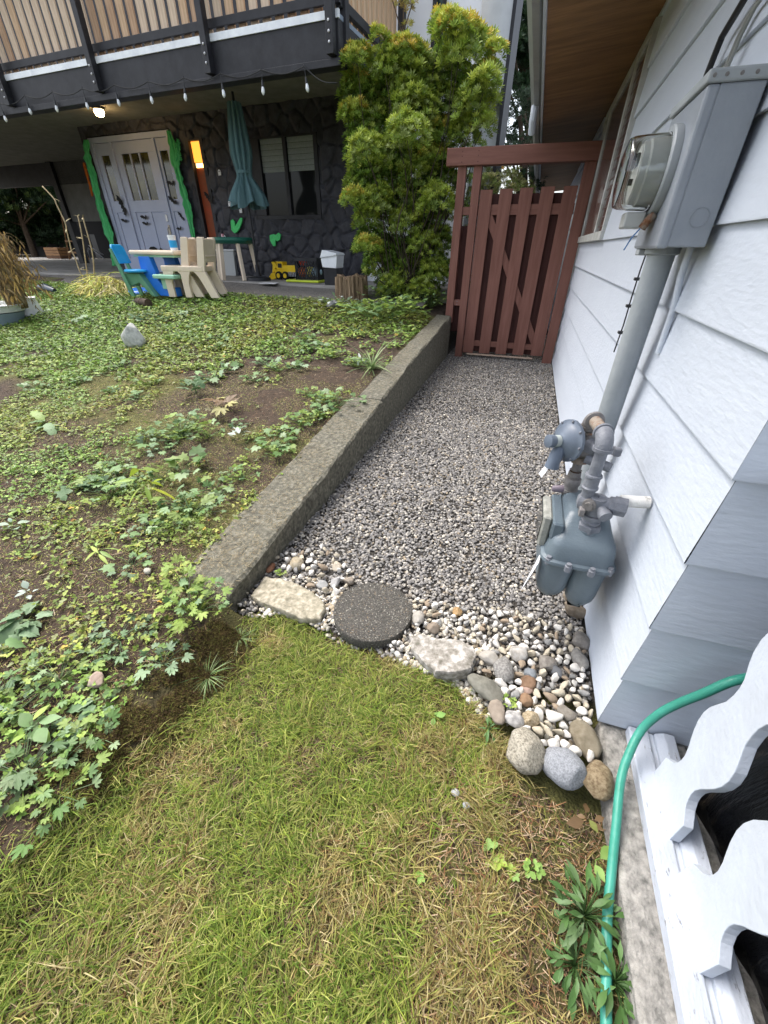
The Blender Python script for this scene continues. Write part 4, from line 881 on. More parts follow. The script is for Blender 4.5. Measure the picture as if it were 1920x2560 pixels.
# blue and green toy seat
ps = PZ(*Z4(370, 725), .62); bc = thing('blue_toy_chair', 'blue toy chair with sage green frame at the left end of the toy table', 'child chair', (ps[0], ps[1], .61), rz=math.radians(8), local=True)
for y in (0, .26):
    MB().prism([(-.30, y, .60), (-.265, y, .61), (-.10, y, .02), (-.10, y, -.0), (-.16, y, .0)], (0, .03, 0)).build('frame_leg', m_gpl, bc, bevel=.005).location = ((0, 0, 0) if y == 0 else (-.05, 0, 0))
mb = MB(); mb.prism([(-.29, .02, .62), (-.31, .05, .655), (-.31, .24, .655), (-.29, .27, .62), (-.23, .27, .42), (-.23, .02, .42)], (.035, 0, .004)); mb.build('backrest', m_lblue, bc, bevel=.012)
MB().box((-.312, .09, .585), (-.258, .20, .61)).build('hand_slot', m_black, bc, bevel=.008)
MB().box((-.258, .11, .475), (-.240, .17, .535), .008).build('sticker', mat('red_white_sticker', (.6, .05, .03), (.7, .7, .7), 60, .5), bc)
MB().lathe((-.06, .14, .31), (0, 0, 1), [(0, .14), (.01, .165), (.03, .165), (.038, .15), (.04, 0)], 28).build('seat', m_lblue, bc, smooth='auto')
MB().prism([(-.21, .05, .30), (.03, .05, .30), (.22, .05, 0), (.16, .05, 0), (.0, .05, .18), (-.18, .05, .12)], (0, .18, 0)).build('seat_base', m_gpl, bc, bevel=.01)
# blue lid, log
lg = PZ(*Z4(450, 770), .60); lg[2] = float(T(lg[0], lg[1]))
o = MB().lathe((-.17, 0, .065), (1, -.35, 0), [(0, .055), (.12, .057), (.121, .062), (.14, .062), (.141, .057), (.30, .058)], 20).build('log', mat('dark_log', (.03, .02, .015), (.09, .06, .04), 12, .9, .5, 50), smooth='auto', M=Matrix.Translation(Vector(lg))); tag(o, 'short dark cut log lying in the clover before the toy seat', 'log')
bl = PZ(*Z4(370, 680), .62); o = MB().lathe((0, 0, 0), (.1, -.1, 1), [(0, .16), (.03, .17), (.05, .15), (.06, .1)], 28).build('frisbee', m_blue, smooth='auto', M=Matrix.Translation(Vector((bl[0], bl[1], float(T(bl[0], bl[1]))+.02)))); tag(o, 'round blue plastic disc lying under the toy seat', 'plastic disc')
# white cup tub with blue label on the table
cu = (pt[0]+.34, pt[1]+.12, 1.205); tu = thing('wipes_tub', 'white round tub with light blue label standing at the end of the toy table', 'tub', cu)
MB().lathe(cu, (0, 0, 1), [(0, .05), (.155, .052), (.157, .056), (.18, .056), (.182, .0)], 20).build('tub', mat('white_plastic', (.75, .76, .77), rough=.4), tu, smooth='auto')
MB().lathe((cu[0], cu[1], cu[2]+.03), (0, 0, 1), [(0, .0525), (.09, .0535)], 20, caps=False).build('label_band', m_lblue, tu, smooth='auto')
# green table
g0 = PZ(*Z3(520, 1452), .735); gtb = thing('play_table', 'dark green round topped play table with four beige legs', 'play table', (g0[0], g0[1]+.12, .735), local=True)
gw = .37
MB().lathe((0, 0, .56), (0, 0, 1), [(0, gw*.86), (.025, gw*.95), (.05, gw), (.085, gw), (.095, gw*.97), (.085, gw*.93), (.08, 0)], 32).build('top', m_dgreen, gtb, smooth='auto')
for a in (200, 250, 315, 20):
    ca, sa = math.cos(math.radians(a)), math.sin(math.radians(a))
    MB().bar((ca*gw*1.0, sa*gw*.9, 0), (ca*gw*.78, sa*gw*.75, .58), .055, .07).build('leg', m_beige, gtb, bevel=.008)
bo = thing('bottle', 'small dark bottle with red and white label on the green table', 'bottle', (g0[0]-.12, g0[1]+.02, 1.375+.0))
bx = (g0[0]-.14, g0[1]+.02, 1.378)
MB().lathe(bx, (0, 0, 1), [(0, .024), (.07, .024), (.09, .011), (.10, .011)], 14).build('glass', m_blackm, bo, smooth='auto'); MB().lathe((bx[0], bx[1], bx[2]+.012), (0, 0, 1), [(0, .0248), (.05, .0248)], 14, caps=False).build('label', mat('bottle_label', (.55, .05, .08), (.7, .65, .65), 50, .5), bo); MB().lathe((bx[0], bx[1], bx[2]+.10), (0, 0, 1), [(0, .014), (.022, .014), (.023, 0)], 14).build('cap', m_black, bo)
gbn = PZ(*Z3(400, 1420), .735); gb = thing('storage_bin', 'pale grey plastic bin standing left of the green table', 'bin', (gbn[0], gbn[1]+.25, .735), local=True)
MB().prism([(-.18, 0, 0), (.16, 0, 0), (.19, 0, .44), (-.21, 0, .44)], (0, .3, 0)).build('bin_body', mat('pale_grey_plastic', (.42, .43, .42), rough=.5), gb, bevel=.01); MB().box((-.23, -.02, .44), (.21, .32, .47)).build('rim', mat('grey_white_plastic', (.6, .6, .6), rough=.5), gb, bevel=.008)
# yellow toy truck
ty = PZ(*Z3(920, 1450), .735); tk = thing('toy_dump_truck', 'yellow toy loader truck with black wheels against the stone wall', 'toy truck', (ty[0], ty[1]+.1, .735), rz=math.radians(-4), local=True)
sc_ = float(np.linalg.norm(PZ(*Z3(1060, 1450), .735)-PZ(*Z3(780, 1450), .735)))/.62
def TB(a, b, n_, m=m_yel, bev=.008): return MB().box([c*sc_ for c in a], [c*sc_ for c in b]).build(n_, m, tk, bevel=bev)
TB((-.16, -.09, .09), (.16, .09, .17), 'chassis'); TB((-.10, -.08, .17), (.03, .08, .30), 'cab'); TB((-.08, -.083, .20), (.01, .083, .27), 'window_opening', m_black, .002)
MB().prism([(c[0]*sc_, -.10*sc_, c[1]*sc_) for c in ((.02, .17), (.05, .24), (.34, .25), (.34, .16), (.30, .13), (.06, .13))], (0, .2*sc_, 0)).build('dump_bed', m_yel, tk, bevel=.008)
for i in range(5): TB((.16+i*.035, -.102, .06), (.175+i*.035, -.09, .14), 'grille_bar', mat('grey_plastic', (.35, .35, .36), rough=.5) if i == 0 else bpy.data.materials['grey_plastic'], .002)
MB().prism([(c[0]*sc_, -.11*sc_, c[1]*sc_) for c in ((-.28, .0), (-.30, .03), (-.24, .10), (-.20, .12), (-.14, .10), (-.13, .02), (-.20, .0))], (0, .22*sc_, 0)).build('bucket', m_yel, tk, bevel=.006)
MB().prism([(c[0]*sc_, -.075*sc_, c[1]*sc_) for c in ((-.24, .08), (-.20, .24), (-.23, .29), (-.17, .30), (-.10, .22), (-.08, .15), (-.14, .20), (-.20, .10))], (0, .15*sc_, 0)).build('loader_arm', m_yel, tk, bevel=.006)
for x in (-.06, .09):
    for sy in (-1, 1):
        wv = MB().lathe((x*sc_, sy*.07*sc_, .07*sc_), (0, sy, 0), [(0, .055*sc_), (.01*sc_, .072*sc_), (.05*sc_, .072*sc_), (.06*sc_, .055*sc_)], 24).build('wheel', m_blackm, tk, smooth='auto')
        MB().lathe((x*sc_, sy*.13*sc_, .07*sc_), (0, sy, 0), [(0, .04*sc_), (.006*sc_, .036*sc_), (.007*sc_, 0)], 18).build('hub', m_yel, wv, smooth='auto')
# tray, crate, bin, paper
cy_ = PZ(*Z3(1165, 1470), .735)
ck = lambda x0, x1: float(np.linalg.norm(PZ(*Z3(x1, 1470), .735)-PZ(*Z3(x0, 1470), .735)))
trw = ck(970, 1280)
o = MB().prism([(cy_[0]-trw*.60, cy_[1]-.22, .74), (cy_[0]+trw*.42, cy_[1]-.24, .74), (cy_[0]+trw*.45, cy_[1]+.08, .74), (cy_[0]-trw*.57, cy_[1]+.12, .74)], (0, 0, .035)).build('lime_tray', mat('lime_plastic', (.50, .60, .03), (.56, .66, .05), 5, .4), bevel=.015); tag(o, 'lime yellow plastic tray lying under the black crate', 'tray')
cr = thing('milk_crate', 'black open mesh crate holding red and orange toys', 'crate', (cy_[0], cy_[1], .775), local=True); cw = ck(1065, 1275)*.5; cd = .15; ch_ = .33
for nm, a, b in (('crate_base', (-cw, -cd, 0), (cw, cd, .015)), ('crate_rim', (-cw, -cd, ch_-.05), (cw, -cd+.012, ch_)), ('crate_rim', (-cw, cd-.012, ch_-.05), (cw, cd, ch_)), ('crate_rim', (-cw, -cd+.012, ch_-.05), (-cw+.012, cd-.012, ch_)), ('crate_rim', (cw-.012, -cd+.012, ch_-.05), (cw, cd-.012, ch_))): MB().box(a, b).build(nm, m_black, cr)
for k, yy in enumerate((-cd+.006, cd-.006)):
    mb = MB()
    for i in range(9):
        x = -cw+.03+i*(2*cw-.06)/8; mb.bar((x, yy, .015), (min(x+.14, cw-.01), yy, ch_-.05), .012, .008, (0, 1, 0)); mb.bar((x, yy+.003, .015), (max(x-.14, -cw+.01), yy+.003, ch_-.05), .012, .008, (0, 1, 0))
    mb.box((-.012, yy-.008, .0), (.012, yy+.008, ch_)); mb.build('mesh_side', m_black, cr)
for sx in (-1, 1): MB().box((sx*cw-sx*.01, -cd+.012, .015), (sx*cw, cd-.012, ch_-.05)).build('crate_end', m_black, cr)
for (x, y, z, r, c, lb) in ((-.12, -.02, .26, .06, (.7, .06, .02), 'red ball on top in the black crate'), (-.16, .03, .11, .08, (.75, .16, .02), 'orange ball low in the black crate'), (.13, .0, .12, .08, (.35, .5, .55), 'pale blue ball in the black crate'), (.0, .02, .12, .08, (.6, .55, .1), 'dull yellow ball in the middle of the black crate')):
    v, f_ = ico(2); mb = MB().add(v*np.array([r*1.3, r, r])+np.array([cy_[0]+x, cy_[1]+y, .775+z]), f_); tag(mb.build('toy_ball', mat('ball_'+lb.split()[0], c, rough=.4), smooth=True), lb, 'ball')
bn = PZ(*Z3(1345, 1495), .735); bi = thing('black_tub', 'black plastic tub with a clear lidded box on top', 'tub', (bn[0], bn[1]+.1, .735), local=True); bw = ck(1280, 1395)*.5
MB().prism([(-bw*.95, -.13, 0), (bw*.95, -.13, 0), (bw, -.13, .24), (-bw, -.13, .24)], (0, .26, 0)).build('tub_body', m_black, bi, bevel=.008)
bi2 = thing('clear_box', 'translucent white plastic box tilted on top of the black tub', 'plastic box', (bn[0], bn[1]+.1, .985), local=True)
m_cl = mat('cloudy_plastic', (.80, .82, .85), (.88, .9, .92), 9, .3)
MB().prism([(-bw*1.05, -.15, .0), (bw*1.0, -.15, -.01), (bw*1.2, -.15, .17), (-bw*1.25, -.15, .13)], (0, .3, 0)).build('box_body', m_cl, bi2, bevel=.01)
MB().prism([(-bw*1.3, -.17, .13), (bw*1.25, -.17, .17), (bw*1.1, -.17, .20), (-bw*.9, -.17, .24)], (0, .34, 0)).build('lid', m_cl, bi2, bevel=.008)
pp = PZ(*Z3(800, 1482), .735); o = MB().prism([(pp[0]-.16, pp[1]-.07, .737), (pp[0]+.17, pp[1]-.1, .737), (pp[0]+.15, pp[1]+.08, .745), (pp[0]-.14, pp[1]+.07, .74)], (0, 0, .003)).build('paper', m_ghost); tag(o, 'white sheet of paper lying on the slab before the toy truck', 'paper')
# ------------------------------------------------------------------ gravel
STONES = [stone_shape(1, 100+i) for i in range(8)]; STONES0 = [stone_shape(0, 200+i) for i in range(5)]; STONES2 = [stone_shape(2, 300+i, .36, .8) for i in range(10)]
def in_path(x, y):
    return (x > -.955) & (x < .452) & (y > far_edge(x)+.0)
GCOL = [tuple((np.array(c)*.75+.055)*np.array([1.26, 1.20, 1.08])) for c in [(.105, .105, .115), (.15, .15, .165), (.20, .20, .215), (.27, .265, .265), (.36, .35, .335), (.12, .105, .09), (.22, .18, .13), (.48, .46, .42), (.075, .075, .085)]]
PCOL = [(.58, .55, .48), (.50, .45, .36), (.44, .41, .35), (.34, .28, .20), (.66, .64, .60), (.52, .49, .42)]
GW = [.19, .2, .17, .12, .07, .08, .04, .03, .10]
def gravel():
    s = Scat()
    def lay(n, y0, y1, shapes, smin, smax, zoff):
        x = RNG.uniform(-.955, .45, n); y = RNG.uniform(y0, y1, n); k = in_path(x, y); x, y = x[k], y[k]; N = len(x)
        sh = RNG.integers(0, len(shapes), N); sc = RNG.uniform(smin, smax, N)*(1+.25*(RNG.random(N) > .9)); col = pick(GCOL, N, GW, .14)
        pz = (RNG.random(N) < .55*sstep(.36, .22, y-far_edge(x)+(fnoise(x, y, .2, 4)-.5)*.2)*sstep(-.30, -.15, x)+.45*(y < far_edge(x)+.24+.1*(fnoise(x, y, .2, 4)-.5))*(x < -.5)*(x > -.85)); col[pz] = pick(PCOL, int(pz.sum())); sc = sc*(1+.35*pz)
        wh = sstep(.62, .4, np.abs(y-1.1-.1*x))*.0; z = T(x, y)+zoff*RNG.random(N)+sc*.25+.010*(fnoise(x, y, .25, 9)-.5)
        R = rotm(RNG.uniform(0, 6.28, N), RNG.normal(0, .35, N), RNG.normal(0, .35, N))
        for q in range(len(shapes)):
            m_ = sh == q; s.add(shapes[q][0], shapes[q][1], R[m_], np.stack([x[m_], y[m_], z[m_]], -1), col[m_], sc[m_][:, None])
    lay(18000, .8, 2.3, STONES, .0050, .0100, .006); lay(15000, 2.3, 3.6, STONES, .0050, .0098, .007); lay(34000, 3.6, 8.2, STONES0, .0055, .0105, .007)
    m = mat('gravel_stone', (.72, .72, .72), (1.25, 1.25, 1.25), 160, .8, attr=True, lo=.3, hi=.7, spec=.3)
    o = s.build('gravel', m, smooth=False); o['kind'] = 'stuff'
    o['label'] = 'grey crushed gravel filling the path between wall and siding'; o['category'] = 'gravel'
gravel()
# ------------------------------------------------------------------ cobbles, each its own
def rock(name, label, cx, cy, rx, ry, rot, cols, Zf=None, h=.55, seed=0, z=0.0, ang=.3, sub=3, sink=.25, rough=.85, speck=70, cat='stone', group=None, lo=.35, hi=.65, pts=None):
    u, v = Zf(cx, cy) if Zf else (cx, cy); ux = Zf(cx+rx, cy)[0]-u if Zf else rx; vy = Zf(cx, cy+ry)[1]-v if Zf else ry
    c = PZ(u, v, z); a = .5*np.linalg.norm(PZ(u+ux, v, z)-PZ(u-ux, v, z)); b = .5*np.linalg.norm(PZ(u, v+vy, z)-PZ(u, v-vy, z))
    vs, f = stone_shape(sub, seed, ang, 1.0); r = np.random.default_rng(seed); vs = vs/np.abs(vs).max(0)*1.07
    nz = (fnoise(vs[:, 0]*1.3+vs[:, 2], vs[:, 1]*1.3-vs[:, 2]*.7, .7, seed)-.5)*.24; vs = vs*(1+nz[:, None])
    hz = h*min(a, b); cr_, sr_ = math.cos(rot), math.sin(rot); vs = vs*np.array([a, b, hz]); vs = np.stack([vs[:, 0]*cr_-vs[:, 1]*sr_, vs[:, 0]*sr_+vs[:, 1]*cr_, vs[:, 2]], -1)
    cols = [tuple(np.array(c)*.74) for c in cols]; m = mat(name+'_'+str(seed), cols[0], cols[1], speck, rough, .35, 130, lo=lo, hi=hi, bdist=.003, c3=cols[2] if len(cols) > 2 else None)
    mb = MB().add(vs, f); o = mb.build(name, m, smooth=True); o.location = (float(c[0]), float(c[1]), float(c[2]+hz*(1-2*sink)))
    tag(o, label, cat, group); ROCKS.append((c[0], c[1], max(a, b)*.92, min(a, b))); return o
ROCKS = []
ZA = lambda x, y: (500+x*.3617, 1300+y*.3617); ZB = lambda x, y: (950+x*.3918, 1450+y*.3918)
def slab(name, label, pts, Zf, th, cols, seed, z=.02, speck=24, tilt=0.0):
    P = [PZ(*Zf(x, y), z) for x, y in pts]; n = len(P); c = sum(P)/n; r = np.random.default_rng(seed)
    out = []                                         # subdivide the outline and roughen
    for i in range(n):
        for k in range(5): q = P[i]+(P[(i+1) % n]-P[i])*k/5; out.append(q+np.array([r.normal(0, .0022), r.normal(0, .0022), 0]))
    rings = []
    for s_, dz_ in ((.94, -th), (1.0, -.012), (.985, -.004), (.95, 0), (.8, .003), (.6, .005), (.4, .004), (.2, .005), (.02, .005)):
        rings.append([c+(p-c)*s_+np.array([0, 0, dz_+tilt*(p-c)[0]*s_+((fnoise(float(p[0])*s_, float(p[1])*s_, .06, seed)-.5)*.014 if s_ < .99 else 0)]) for p in out])
    m = mat(name+'_m'+str(seed), cols[0], cols[1], speck, .9, .6, 110, c3=cols[2] if len(cols) > 2 else None, bdist=.004)
    o = MB().loft(rings).build(name, m, smooth='auto'); tag(o, label, 'stone'); ROCKS.append((c[0], c[1], .07, .07)); return o
slab('flagstone', 'flat beige rectangular stone between the wall end and the round paver', [(440, 385), (560, 400), (740, 470), (860, 560), (870, 620), (830, 690), (700, 680), (600, 640), (500, 600), (400, 560), (350, 520), (400, 450)], ZA, .06, ((.17, .155, .11), (.44, .40, .32), (.30, .27, .20)), 21, .022, speck=40)
slab('wedge_stone', 'pale rough wedge shaped stone just right of the round paver', [(190, 335), (250, 328), (360, 360), (500, 385), (600, 440), (605, 500), (590, 580), (480, 605), (380, 590), (270, 510), (200, 420)], ZB, .06, ((.13, .12, .095), (.46, .44, .41), (.27, .25, .22)), 22, .03, speck=36, tilt=.12)
pvc = .5*(PZ(*ZA(922, 640), .01)+PZ(*ZA(1464, 640), .01)); pr_ = .5*float(np.linalg.norm(PZ(*ZA(922, 640), .01)-PZ(*ZA(1464, 640), .01)))
py0 = PZ(*ZA(1200, 440), .01); py1 = PZ(*ZA(1230, 882), .01); pcy = .5*(py0[1]+py1[1])
m_agg = mat('exposed_aggregate', (.045, .043, .038), (.34, .32, .27), 170, .95, .9, 170, c3=(.10, .093, .08), lo=.38, hi=.78, bdist=.008)
rings = []
for s_, dz_ in ((.97, -.05), (1.0, -.035), (1.0, -.006), (.985, 0)): rings.append([np.array((pvc[0]+pr_*s_*math.cos(t)*(1+.008*math.sin(5*t)), pcy+pr_*s_*math.sin(t)*(1+.008*math.sin(3*t+1)), .024+dz_)) for t in np.linspace(0, 2*math.pi, 65)[:-1]])
for s_ in (.8, .6, .4, .2, .01): rings.append([np.array((pvc[0]+pr_*s_*math.cos(t), pcy+pr_*s_*math.sin(t), .025)) for t in np.linspace(0, 2*math.pi, 65)[:-1]])
pav = thing('stepping_stone', 'round dark exposed aggregate stepping stone at the edge of the grass', 'paver', (pvc[0], pcy, 0)); MB().loft(rings).build('disc', m_agg, pav, smooth='auto'); ROCKS.append((pvc[0], pcy, pr_, pr_))
s = Scat(); N = 2600; a_ = RNG.uniform(0, 6.28, N); r_ = np.sqrt(RNG.random(N))*pr_*.97; x = pvc[0]+r_*np.cos(a_); y = pcy+r_*np.sin(a_)
s.add(STONES0[0][0], STONES0[0][1], rotm(RNG.uniform(0, 6.28, N), RNG.normal(0, .4, N), RNG.normal(0, .4, N)), np.stack([x, y, np.full(N, .0245)], -1), pick([(.06, .058, .053), (.10, .093, .083), (.15, .138, .12), (.36, .34, .29), (.20, .15, .10)], N, [.30, .3, .22, .1, .08]), RNG.uniform(.0022, .0042, N)[:, None])
o = s.build('aggregate', bpy.data.materials['gravel_stone'], pav); o['kind'] = 'stuff'
cob = [
 ('flat_cobble', 'smooth grey green oval stone below the wedge stone', 665, 700, 125, 62, -.55, ((.17, .165, .135), (.27, .26, .215)), .7, 31, 40),
 ('cobble', 'tan pointed stone at the grass edge beside a small green weed', 742, 852, 52, 74, .3, ((.27, .22, .17), (.38, .32, .26)), .8, 32, 30),
 ('cobble', 'large round cream speckled boulder at the end of the grass edge', 925, 1105, 112, 128, .35, ((.16, .14, .11), (.52, .48, .40), (.38, .35, .28)), .85, 33, 160),
 ('cobble', 'blue grey granite boulder between the speckled and the brown boulder', 1172, 1208, 130, 112, -.25, ((.20, .215, .24), (.42, .44, .47), (.32, .335, .36)), .8, 34, 190),
 ('cobble', 'brown tan round boulder against the concrete footing', 1375, 1278, 92, 112, .1, ((.15, .10, .055), (.34, .27, .17), (.25, .19, .11)), .9, 35, 110),
 ('cobble', 'olive tan boulder half buried among white pebbles by the siding corner', 1300, 1020, 82, 108, .3, ((.17, .14, .09), (.30, .26, .19)), .7, 36, 30),
 ('cobble', 'grey speckled egg shaped stone beside the wedge stone', 780, 588, 60, 78, .2, ((.14, .135, .125), (.36, .35, .33), (.25, .24, .225)), .85, 37, 150),
 ('cobble', 'chunky off white quartz stone above the egg shaped stone', 887, 490, 60, 46, .1, ((.36, .33, .29), (.62, .60, .57)), .85, 38, 30),
 ('cobble', 'flat grey brown stone in the middle of the white pebbles', 1180, 860, 60, 40, -.4, ((.18, .16, .13), (.32, .29, .25)), .8, 39, 60),
 ('cobble', 'pale angular stone right of the wedge stone', 695, 512, 66, 40, .2, ((.40, .37, .32), (.60, .57, .52)), .7, 40, 20),
 ('cobble', 'rust brown stone under the small pink pebble', 945, 672, 52, 42, .1, ((.16, .09, .05), (.30, .19, .12)), .7, 41, 30),
 ('cobble', 'small pink pebble on top of the rust brown stones', 932, 708, 38, 24, .1, ((.42, .28, .22), (.55, .40, .33)), .9, 42, 30),
 ('cobble', 'orange brown rounded stone below the small pink pebble', 925, 778, 42, 38, .3, ((.24, .14, .08), (.38, .25, .15)), .8, 43, 30),
 ('cobble', 'tan speckled round stone above the cream boulder', 952, 905, 54, 46, .4, ((.24, .18, .10), (.50, .42, .30), (.38, .31, .2)), .85, 44, 150),
 ('cobble', 'grey white angular stone left of the tan speckled stone', 848, 905, 58, 48, -.2, ((.30, .29, .28), (.60, .58, .56)), .85, 45, 60),
 ('cobble', 'slate blue small stone in the pebble patch', 955, 612, 37, 34, .2, ((.20, .22, .24), (.28, .30, .32)), .8, 46, 30),
 ('cobble', 'dark slate triangular stone near the siding', 1120, 590, 34, 44, .4, ((.12, .125, .135), (.17, .175, .185)), .8, 47, 30),
 ('cobble', 'brown grey lump of stone under the gas meter by the siding', 1240, 205, 68, 34, -.2, ((.17, .13, .09), (.29, .24, .18)), .8, 48, 40),
 ('cobble', 'tan broken stone leaning at the siding below the gas meter', 1228, 130, 60, 40, -.7, ((.26, .21, .15), (.36, .30, .23)), .8, 49, 40),
 ('cobble', 'grey rough stone against the siding halfway along the pebbles', 1270, 520, 48, 60, .2, ((.20, .19, .175), (.34, .325, .30)), .8, 50, 60),
 ('cobble', 'brownish grey stone against the siding above the rough grey stone', 1275, 405, 50, 48, .5, ((.22, .20, .17), (.34, .31, .28)), .8, 51, 60),
 ('cobble', 'warm grey stone in the pebbles left of the siding', 1060, 548, 62, 42, .35, ((.24, .21, .18), (.36, .33, .29)), .8, 52, 60),
 ('cobble', 'round grey white pebble touching the right rim of the round paver', 245, 256, 38, 36, 0, ((.38, .35, .30), (.50, .47, .42)), .9, 53, 30),
 ('cobble', 'brownish small cobble just above the wedge stone', 338, 322, 38, 30, 0, ((.24, .19, .14), (.36, .30, .24)), .8, 54, 30),
 ('cobble', 'ochre stained stone among the cream pebbles', 492, 216, 30, 28, 0, ((.34, .21, .09), (.48, .33, .17)), .8, 55, 30)]
for nm, lb, cx, cy, rx, ry, rot, cols, h, sd_, sp in cob:
    rock(nm, lb, cx, cy, rx, ry, rot, cols, ZB, h, sd_, .0, speck=sp, sink=.38 if min(rx, ry) > 70 else .18, ang=.22)
rock('cobble', 'reddish stone at the foot of the wall end beside white pebbles', 492, 335, 22, 34, 0, ((.26, .11, .06), (.36, .18, .10)), ZA, .8, 56, .0, speck=30)
rock('cobble', 'large tan lump among white pebbles near the wall end', 672, 312, 46, 38, .3, ((.36, .29, .18), (.52, .46, .35)), ZA, .8, 57, .0, speck=40)
rock('cobble', 'flat grey oval pebble behind the beige flagstone', 838, 455, 46, 24, -.1, ((.30, .30, .29), (.42, .42, .41)), ZA, .6, 58, .0, speck=30)
rock('cobble', 'grey egg shaped pebble left of the round paver', 940, 438, 33, 36, 0, ((.32, .31, .30), (.46, .45, .44)), ZA, .8, 59, .0, speck=50)
rock('cobble', 'brown banded pebble at the upper left of the round paver', 1032, 428, 38, 26, .3, ((.28, .23, .18), (.44, .38, .31)), ZA, .8, 60, .0, speck=50)
rock('cobble', 'cream tan oval pebble nearest the gravel by the wall', 945, 333, 34, 22, -.3, ((.50, .42, .31), (.62, .56, .46)), ZA, .8, 61, .0, speck=30)
# white pebbles (about 240 in view), individuals sharing meshes
m_peb = [mat('white_pebble', (.50, .47, .42), (.72, .70, .66), 30, .8, .4, 140, bdist=.002), mat('cream_pebble', (.34, .29, .21), (.54, .49, .39), 34, .8, .4, 140, bdist=.002), mat('grey_pebble', (.18, .175, .17), (.34, .335, .32), 60, .8, .4, 140, bdist=.002), mat('tan_pebble', (.20, .15, .10), (.34, .27, .20), 50, .8, .4, 140, bdist=.002)]
PW = []
for i in range(12):
    v, f = STONES2[i % 10]; v = v*np.array([1, 1, 1.15]); me = bpy.data.meshes.new('pebble'); me.from_pydata([tuple(map(float, p)) for p in v], [], f); me.materials.append(m_peb[(0, 0, 1, 0, 2, 0, 1, 0, 3, 0, 1, 1)[i]])
    me.polygons.foreach_set('use_smooth', [True]*len(me.polygons)); PW.append(me)
PEB = []
def pebbles(area, n, smin, smax, label, group, seed, wts=None):
    smin *= 1.15; smax *= 1.3
    r = np.random.default_rng(seed); poly = [PZ(*p, 0.0)[:2] for p in area]; xs = [p[0] for p in poly]; ys = [p[1] for p in poly]; k = 0; tries = 0
    def inside(x, y):
        c = False; j = len(poly)-1
        for i in range(len(poly)):
            if (poly[i][1] > y) != (poly[j][1] > y) and x < (poly[j][0]-poly[i][0])*(y-poly[i][1])/(poly[j][1]-poly[i][1])+poly[i][0]: c = not c
            j = i
        return c
    while k < n and tries < 9000:
        tries += 1; x, y = r.uniform(min(xs), max(xs)), r.uniform(min(ys), max(ys)); s_ = r.uniform(smin, smax)*(1 if r.random() > .15 else 1.3)
        if x > .445-s_ or not inside(x, y): continue
        if any((x-a)**2+(y-b)**2 < (max(c, d)*.80+s_*.55)**2 for a, b, c, d in ROCKS): continue
        if any((x-a)**2+(y-b)**2 < ((c+s_)*.78)**2 for a, b, c in PEB): continue
        PEB.append((x, y, s_)); o = bpy.data.objects.new('pebble', PW[int(r.integers(12))]); COL.objects.link(o)
        o.location = (x, y, .004+s_*.45); o.scale = (s_*r.uniform(.95, 1.25), s_*r.uniform(.7, 1.0), s_*r.uniform(.7, 1.0)); o.rotation_euler = (r.normal(0, .45), r.normal(0, .45), r.uniform(0, 6.28)); tag(o, label, 'pebble', group); k += 1
zb = lambda *p: [ZB(*q) for q in p]; za = lambda *p: [ZA(*q) for q in p]
pebbles(zb((215, 120), (330, 150), (560, 180), (760, 190), (900, 220), (1010, 260), (1180, 300), (1330, 330), (1350, 420), (1100, 420), (860, 430), (620, 430), (500, 370), (330, 300), (215, 290)), 120, .0085, .0135, 'small whitish pebble in the band between gravel and cobbles', 'white pebbles between gravel and cobbles', 3)
pebbles(zb((620, 430), (1330, 420), (1365, 700), (1380, 880), (1440, 1000), (1445, 1150), (1300, 1140), (1180, 1090), (1020, 1050), (900, 940), (800, 860), (760, 700), (640, 560)), 120, .0105, .0175, 'white angular pebble in the patch between boulders and siding corner', 'white pebbles by the siding corner', 4)
pebbles(za((480, 300), (560, 240), (700, 210), (860, 190), (980, 270), (1080, 400), (1000, 480), (900, 560), (740, 450), (560, 395), (490, 380)), 45, .0095, .0155, 'white rounded pebble between the flagstone and the wall end', 'white pebbles by the wall end', 5)
pebbles(za((190, 560), (330, 400), (420, 560), (330, 640), (190, 690)), 14, .006, .009, 'small grey pebble in the gap at the end of the concrete wall', 'grey pebbles at the wall end', 6)
pebbles(zb((20, 430), (180, 330), (190, 460), (40, 470)), 10, .006, .009, 'small grey pebble below the round paver', 'grey pebbles below the round paver', 7)
# standing stone and small bed stones
def bedrock(name, label, u, v, wpx, hpx, cols, seed, sx=1.0):
    c = PG(u, v); dep = float(CM[2]@(c-np.array([0, 0, H]))); w_ = wpx/1000*dep*.5*1.08; h_ = hpx/1000*dep*.5*1.02
    vs, f = stone_shape(3, seed, .24, 1.0); vs = vs/np.abs(vs).max(0)*np.array([w_, w_*.8, h_]); vs[:, 0] *= 1-.22*np.clip(vs[:, 2]/h_, 0, 1)*sx
    o = MB().add(vs, f).build(name, mat(name+str(seed), cols[0], cols[1], 24, .9, .5, 80, bdist=.005), smooth=True); o.location = (float(c[0]), float(c[1]), float(c[2]+h_*.75)); tag(o, label, 'stone'); return o
bedrock('boulder', 'pale grey upright boulder standing in the clover bed', 342, 868, 56, 62, ((.26, .265, .24), (.50, .50, .46)), 71)
bedrock('stone', 'tan round stone in the soil near the big weeds at the left', 245, 1708, 46, 34, ((.30, .22, .17), (.42, .33, .27)), 72, 0)
bedrock('stone', 'grey stone by the bed under the shrub', 835, 772, 36, 22, ((.13, .13, .13), (.22, .22, .22)), 73, 0)
bedrock('stone', 'cream stone beside the weeds at the upper end of the wall', 372, 1432, 20, 16, ((.40, .37, .30), (.5, .47, .4)), 74, 0)
bedrock('stone', 'small pale stone in the bare soil of the lawn', 1137, 1985, 20, 16, ((.36, .36, .36), (.45, .45, .45)), 75, 0)
